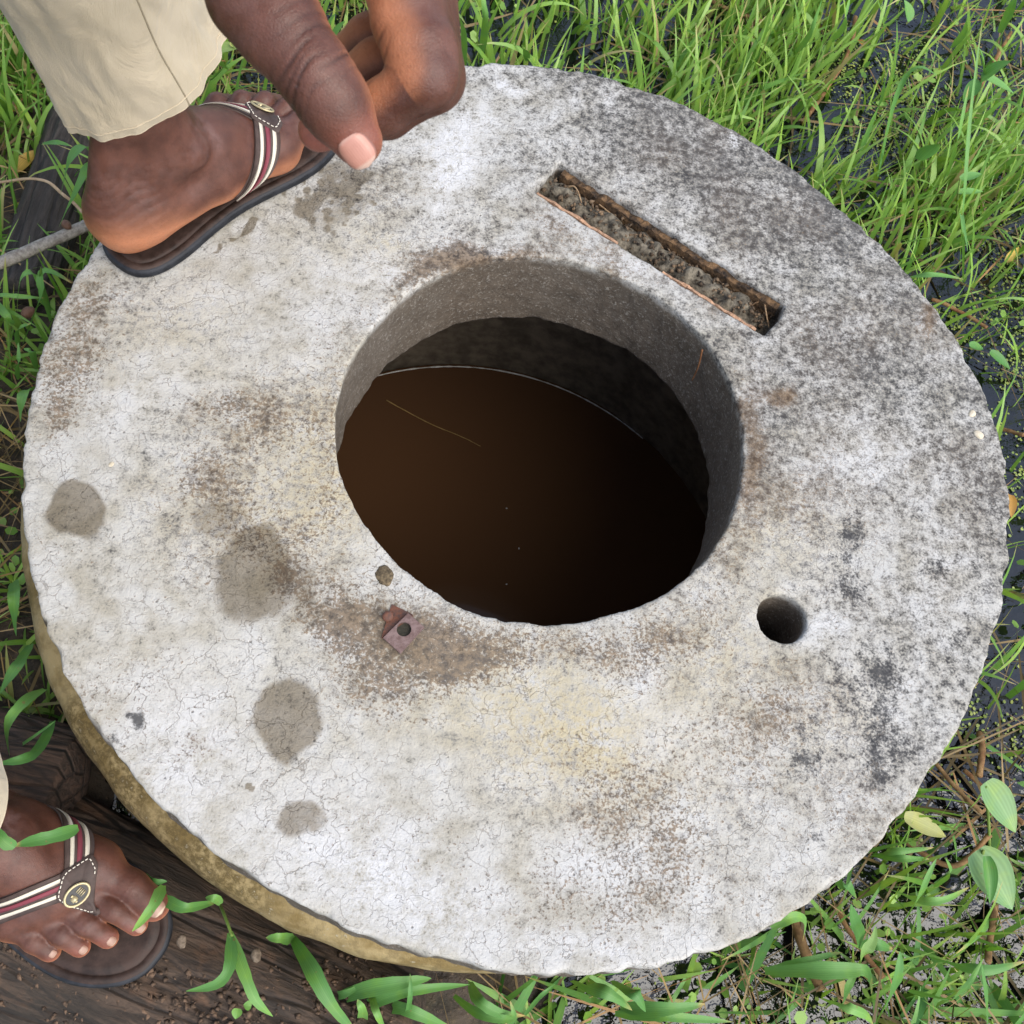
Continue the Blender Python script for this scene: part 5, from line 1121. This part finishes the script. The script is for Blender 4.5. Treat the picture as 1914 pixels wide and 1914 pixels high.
plant('stubby arched blades left of the rim', [([(35, 650, .07), (35, 615, .14), (58, 606, .15)], .008, .4), ([(70, 690, .06), (62, 660, .14), (45, 650, .15)], .009, .5), ([(34, 710, .05), (34, 680, .13), (35, 640, .15)], .0075, .5)])
plant('single broad blade hugging the rim at mid left', [([(60, 730, .06), (44, 735, .17), (40, 790, .14)], .014, .55)])
plant('upright broad blade beside the mossy ring', [([(22, 1090, .05), (27, 1110, .18), (32, 1190, .13)], .0145, .3)])
plant('slanted blade touching the mossy ring', [([(54, 1206, .10), (33, 1245, .16), (2, 1298, .14)], .0145, .3)])
plant('large sickle shaped blade curling beside the mossy ring', [([(86, 1289, .17), (45, 1310, .21), (14, 1352, .21), (20, 1420, .12)], .0125, .5), ([(100, 1348, .12), (72, 1398, .18), (40, 1420, .2), (-10, 1432, .2)], .013, .15), ([(30, 1400, .1), (60, 1380, .14), (104, 1346, .15)], .004, .3)])
plant('kinked blade lying across the lower foot', [([(146, 1547, .235), (85, 1565, .25), (26, 1586, .245)], .0135, .2), ([(26, 1586, .245), (8, 1566, .25), (-14, 1548, .25)], .0125, .15)])
plant('bright blade tip crossing the big toe', [([(308, 1656, .195), (285, 1690, .215), (248, 1742, .21)], .0115, .75)])
plant('dark kinked blade at the sandal toe', [([(272, 1636, .15), (285, 1648, .17), (312, 1650, .17)], .009, .15), ([(302, 1672, .17), (345, 1700, .185), (408, 1684, .16)], .0115, .25)])
plant('forked plant with two hanging blades on the log', [([(432, 1745, .16), (428, 1800, .175), (405, 1838, .175), (348, 1856, .17)], .0125, .25), ([(432, 1742, .16), (452, 1815, .175), (475, 1868, .175), (512, 1897, .16)], .0125, .6), ([(412, 1690, .15), (400, 1680, .17), (385, 1675, .165)], .009, .7)], [(408, 1684, .12), (420, 1712, .155), (434, 1750, .165)])
plant('long straight blade below the ring with a side leaf', [([(545, 1757, .10), (585, 1810, .155), (625, 1880, .155), (665, 1935, .13)], .0165, .2), ([(548, 1758, .1), (525, 1750, .135), (497, 1755, .13)], .012, .6)])
plant('wide blades fanned under the front of the ring', [([(600, 1880, .08), (690, 1845, .14), (760, 1832, .15), (806, 1832, .14)], .0165, .3), ([(640, 1900, .07), (720, 1868, .13), (800, 1850, .14), (878, 1838, .12)], .012, .3), ([(590, 1855, .07), (640, 1858, .12), (685, 1838, .13)], .009, .4), ([(760, 1915, .08), (765, 1870, .15), (766, 1820, .16)], .006, .2)])
plant('blades running off the bottom edge left of centre', [([(700, 1880, .08), (770, 1892, .13), (850, 1920, .1)], .014, .35), ([(690, 1845, .09), (705, 1890, .14), (722, 1935, .1)], .008, .7), ([(670, 1930, .05), (680, 1890, .14), (668, 1868, .15)], .011, .8)])
plant('curled blades on the bare mud below the ring', [([(850, 1860, .05), (900, 1895, .11), (960, 1905, .12), (955, 1870, .13)], .010, .45), ([(880, 1835, .06), (890, 1870, .12), (930, 1893, .12), (982, 1895, .1)], .013, .3), ([(980, 1900, .05), (1010, 1862, .12), (1038, 1838, .12)], .0055, .25)])
plant('broad blade slanting down from the front edge', [([(1075, 1832, .08), (1125, 1855, .15), (1182, 1888, .13)], .0155, .35)])
plant('folded blue green blade near the front edge', [([(1150, 1832, .09), (1180, 1855, .16), (1208, 1890, .15)], .016, .1)])
plant('blunt flat blade at the bottom edge', [([(1160, 1885, .07), (1230, 1882, .13), (1318, 1880, .13)], .0165, .35), ([(1150, 1892, .06), (1240, 1903, .12), (1370, 1908, .1)], .012, .4)])
plant('bright blade bent over the rim at lower right', [([(1440, 1732, .22), (1475, 1716, .235), (1502, 1722, .22), (1500, 1760, .15)], .011, .7)])
plant('very long wide blade bending sharply at lower right', [([(1430, 1816, .09), (1520, 1810, .15), (1590, 1810, .16), (1620, 1818, .155), (1628, 1862, .09)], .0175, .45), ([(1440, 1808, .08), (1500, 1798, .13), (1575, 1782, .13)], .010, .4)])
plant('pointed triangular leaf standing at lower right', [([(1606, 1772, .10), (1602, 1735, .15), (1592, 1688, .18)], .019, .15), ([(1606, 1772, .1), (1640, 1766, .13), (1668, 1770, .11)], .014, .3)])
plant('blade with a browned tip at lower right', [([(1595, 1810, .08), (1615, 1785, .16), (1628, 1760, .17), (1634, 1730, .17)], .014, .8, dict(dry=.1)), ([(1570, 1885, .05), (1585, 1850, .12), (1600, 1815, .13)], .012, .3)])
plant('long upright blade at the lower right', [([(1640, 1905, .06), (1668, 1845, .17), (1684, 1778, .20)], .016, .25)])
plant('drooping pale blade at the bottom right', [([(1535, 1865, .08), (1580, 1878, .15), (1618, 1895, .14), (1632, 1918, .1)], .0125, .85)])
plant('twin long blades crossing the lower right corner', [([(1740, 1788, .07), (1810, 1805, .14), (1860, 1812, .15), (1918, 1800, .14)], .013, .3), ([(1700, 1850, .06), (1770, 1870, .12), (1800, 1850, .16), (1838, 1792, .18)], .011, .45), ([(1845, 1930, .05), (1842, 1870, .17), (1836, 1800, .21)], .008, .25)])
plant('arched twin blades beside the black pebble', [([(1655, 1660, .06), (1720, 1682, .13), (1770, 1682, .14), (1812, 1660, .12)], .010, .75), ([(1680, 1735, .05), (1720, 1670, .17), (1752, 1605, .2)], .010, .5), ([(1745, 1655, .06), (1775, 1635, .13), (1768, 1602, .16)], .008, .55)])
plant('sheaf of narrow blades at the rim by the lower right', [([(1630, 1595, .08), (1680, 1592, .12), (1745, 1582, .11)], .009, .5), ([(1632, 1598, .08), (1690, 1604, .12), (1738, 1608, .1)], .009, .35), ([(1560, 1650, .08), (1580, 1652, .14), (1602, 1676, .12)], .013, .2)])
plant('horizontal blade poking out from the right rim', [([(1690, 520, .12), (1740, 515, .15), (1800, 522, .12)], .011, .5), ([(1800, 520, .06), (1800, 450, .16), (1795, 400, .2), (1808, 470, .2)], .010, .4)])
plant('tall straight stalk with a flag leaf at upper right', [([(1792, 520, .02), (1800, 380, .16), (1812, 220, .24), (1838, 30, .31)], .0075, .45), ([(1770, 330, .1), (1790, 260, .18), (1812, 160, .24)], .010, .65)])
plant('arching silver tipped blade above the right rim', [([(1640, 330, .03), (1670, 190, .14), (1710, 128, .19), (1752, 142, .19)], .0095, .3), ([(1600, 300, .03), (1640, 200, .12), (1655, 150, .17)], .012, .6)])
plant('upright wide blade at the top right corner', [([(1865, 60, .06), (1890, 20, .16), (1905, -20, .2)], .016, .4), ([(1780, 90, .05), (1800, 60, .14), (1810, 20, .18)], .012, .65)])
plant('leaning blade at the top right of centre', [([(1490, 100, .05), (1510, 70, .15), (1535, 0, .21)], .010, .5), ([(1555, 80, .04), (1575, 50, .15), (1590, -10, .2)], .011, .75)])
plant('pair of blades right beside the knuckles', [([(870, 130, .06), (866, 60, .17), (850, 20, .22)], .010, .75), ([(900, 110, .05), (905, 40, .18), (902, -20, .22)], .012, .6), ([(985, 115, .05), (980, 95, .14), (965, 85, .17)], .012, .4)])
plant('bright blades between the trouser leg and the thumb', [([(425, 130, .1), (405, 110, .2), (385, 80, .24)], .009, .7), ([(395, 150, .1), (415, 130, .19), (440, 100, .22)], .006, .5)])
# broad leaved plants in the water on the right
def broad_leaf(base, tip, width, z0_, z1_, parent, tone, cup=.15, mat=None, dry=0, n=16, k=9, notch=0.0):
    p0 = at(base[0], base[1], z0_); p1 = at(tip[0], tip[1], z1_); off = -A(parent.location); t = np.linspace(0, 1, n); u = np.linspace(-1, 1, k)
    ax = p1 - p0; S = np.cross(ax / np.linalg.norm(ax), A([0, 0, 1.])); S /= np.linalg.norm(S); N = np.cross(S, ax / np.linalg.norm(ax))
    pr = np.clip((np.sin(math.pi * np.clip(t * .93 + .07, 0, 1) ** .72)) ** .8, .02, 1)
    V = p0 + t[:, None, None] * ax + (S[None, None] * u[None, :, None]) * (width / 2 * pr)[:, None, None] + N * (cup * width * (u[None] ** 2 * pr[:, None] + .5 * np.sin(math.pi * t)[:, None] + .06 * np.sin(9 * t)[:, None] * np.abs(u)[None]))[..., None]
    V = V - ax * (notch * (np.abs(u)[None, :, None] ** 1.5) * (1 - t[:, None, None]) ** 4)
    m = n * k
    return raw('leaf', (V + off).reshape(-1, 3), grid_faces(n, k), mat or M_LEAF, parent, attrs=dict(tone=np.full(m, tone), dry=np.full(m, dry * 1.), along=np.repeat(t * .7, k), across=np.tile(u, n)))
M_BROAD = leaf_mat('broad_leaf', (.13, .27, .10), (.24, .40, .17), (.5, .25, .1), .2, .45)
def bplant(label, leaves, pos, stems=(), group='broad leaved plants in the water'):
    p = at(*pos, 0.0); r_ = empty('broad_leaved_plant', (p[0], p[1], 0))
    for L in leaves: broad_leaf(*L[:5], r_, *L[5:6], **(L[6] if len(L) > 6 else {}))
    for st in stems:
        V, F = tube(smoothpath([at(*q) - A(r_.location) for q in st], 14), .0017, 6); raw('stem', V, F, M_STEM, r_)
    return tag(r_, label, 'plant', group)
bplant('plant with one big smooth pale leaf right of the cover', [((1842, 1462), (1898, 1556), .036, .10, .09, .5, dict(mat=M_BROAD, cup=.1))], (1850, 1560), [[(1850, 1600, .0), (1848, 1540, .05), (1842, 1470, .1)]])
bplant('plant with a big holed leaf folded over the dark stem', [((1822, 1592), (1892, 1700), .048, .085, .08, .55, dict(mat=M_BROAD, cup=.12)), ((1842, 1600), (1850, 1690), .016, .1, .09, .2, dict(cup=.3))], (1800, 1640), [[(1800, 1650, 0), (1830, 1620, .06), (1838, 1590, .09)]])
bplant('small plant with a red spotted yellow leaf at the rim', [((1690, 1526), (1768, 1564), .020, .10, .07, .8, dict(mat=M_BROAD, dry=.35))], (1680, 1540))
bplant('small heart leaf floating beside the right rim', [((1850, 658), (1888, 690), .016, .05, .04, .2), ((1812, 646), (1838, 652), .014, .05, .04, .3)], (1840, 660))
bplant('broad plant with paired leaves at the upper right', [((1835, 150), (1890, 115), .028, .16, .2, .35), ((1830, 150), (1800, 190), .02, .15, .12, .2), ((1840, 145), (1895, 175), .018, .15, .13, .55), ((1838, 140), (1830, 90), .018, .16, .2, .5), ((1700, 40), (1690, 0), .02, .15, .17, .4)], (1825, 190), [[(1800, 260, .0), (1820, 200, .08), (1836, 145, .16)]])
bplant('leafy sprig with rounded leaves at the right of the rim', [((1795, 335), (1835, 325), .014, .1, .1, .4), ((1790, 360), (1838, 358), .012, .09, .08, .6), ((1720, 300), (1755, 270), .026, .1, .15, .3)], (1790, 370), [[(1788, 420, 0), (1790, 370, .08), (1795, 335, .1)]])
bplant('round leaved sprig on the mud below the ring', [((665, 1870), (655, 1890), .012, .1, .1, .4), ((690, 1885), (700, 1900), .011, .1, .1, .5), ((445, 1885), (440, 1905), .009, .15, .15, .7), ((470, 1880), (455, 1878), .008, .15, .15, .7)], (680, 1900))
bplant('yellow leafed sprig below the thumb and trouser hem', [((405, 95), (455, 88), .018, .16, .17, .9, dict(dry=.25)), ((430, 85), (460, 100), .012, .17, .15, .9, dict(dry=.5))], (420, 130))
bplant('green sprig showing between thumb and index finger', [((620, 85), (645, 40), .022, .12, .16, .55), ((640, 95), (668, 60), .018, .11, .13, .7), ((610, 60), (628, 25), .012, .12, .15, .6)], (630, 110))
M_YELLOW = leaf_mat('yellow_dead_leaf', (.52, .40, .06), (.60, .42, .12), (.35, .12, .03), .2, .5)
for nm, b0, b1, w_, dr, lb in (('fallen_leaf', (1880, 490), (1905, 462), .012, 0., 'yellow dead blade at the right frame edge'), ('fallen_leaf', (1889, 925), (1890, 968), .014, .6, 'orange brown dead leaf against the right rim'), ('fallen_leaf', (30, 320), (72, 280), .02, .3, 'tan dry leaf on the left ground by the log'), ('fallen_leaf', (5, 200), (45, 205), .03, .6, 'reddish brown dry leaf near the left frame edge'), ('fallen_leaf', (1603, 75), (1612, 85), .014, .7, 'orange dry leaf scrap at upper right water')):
    r_ = empty('tmp'); p = at(b0[0], b0[1], .03); r_.location = p; o = broad_leaf(b0, b1, w_, .03, .035, r_, .5, mat=M_YELLOW, dry=dr); o.parent = None; o.location = p; bpy.data.objects.remove(r_); o.name = nm; tag(o, lb, 'leaf')
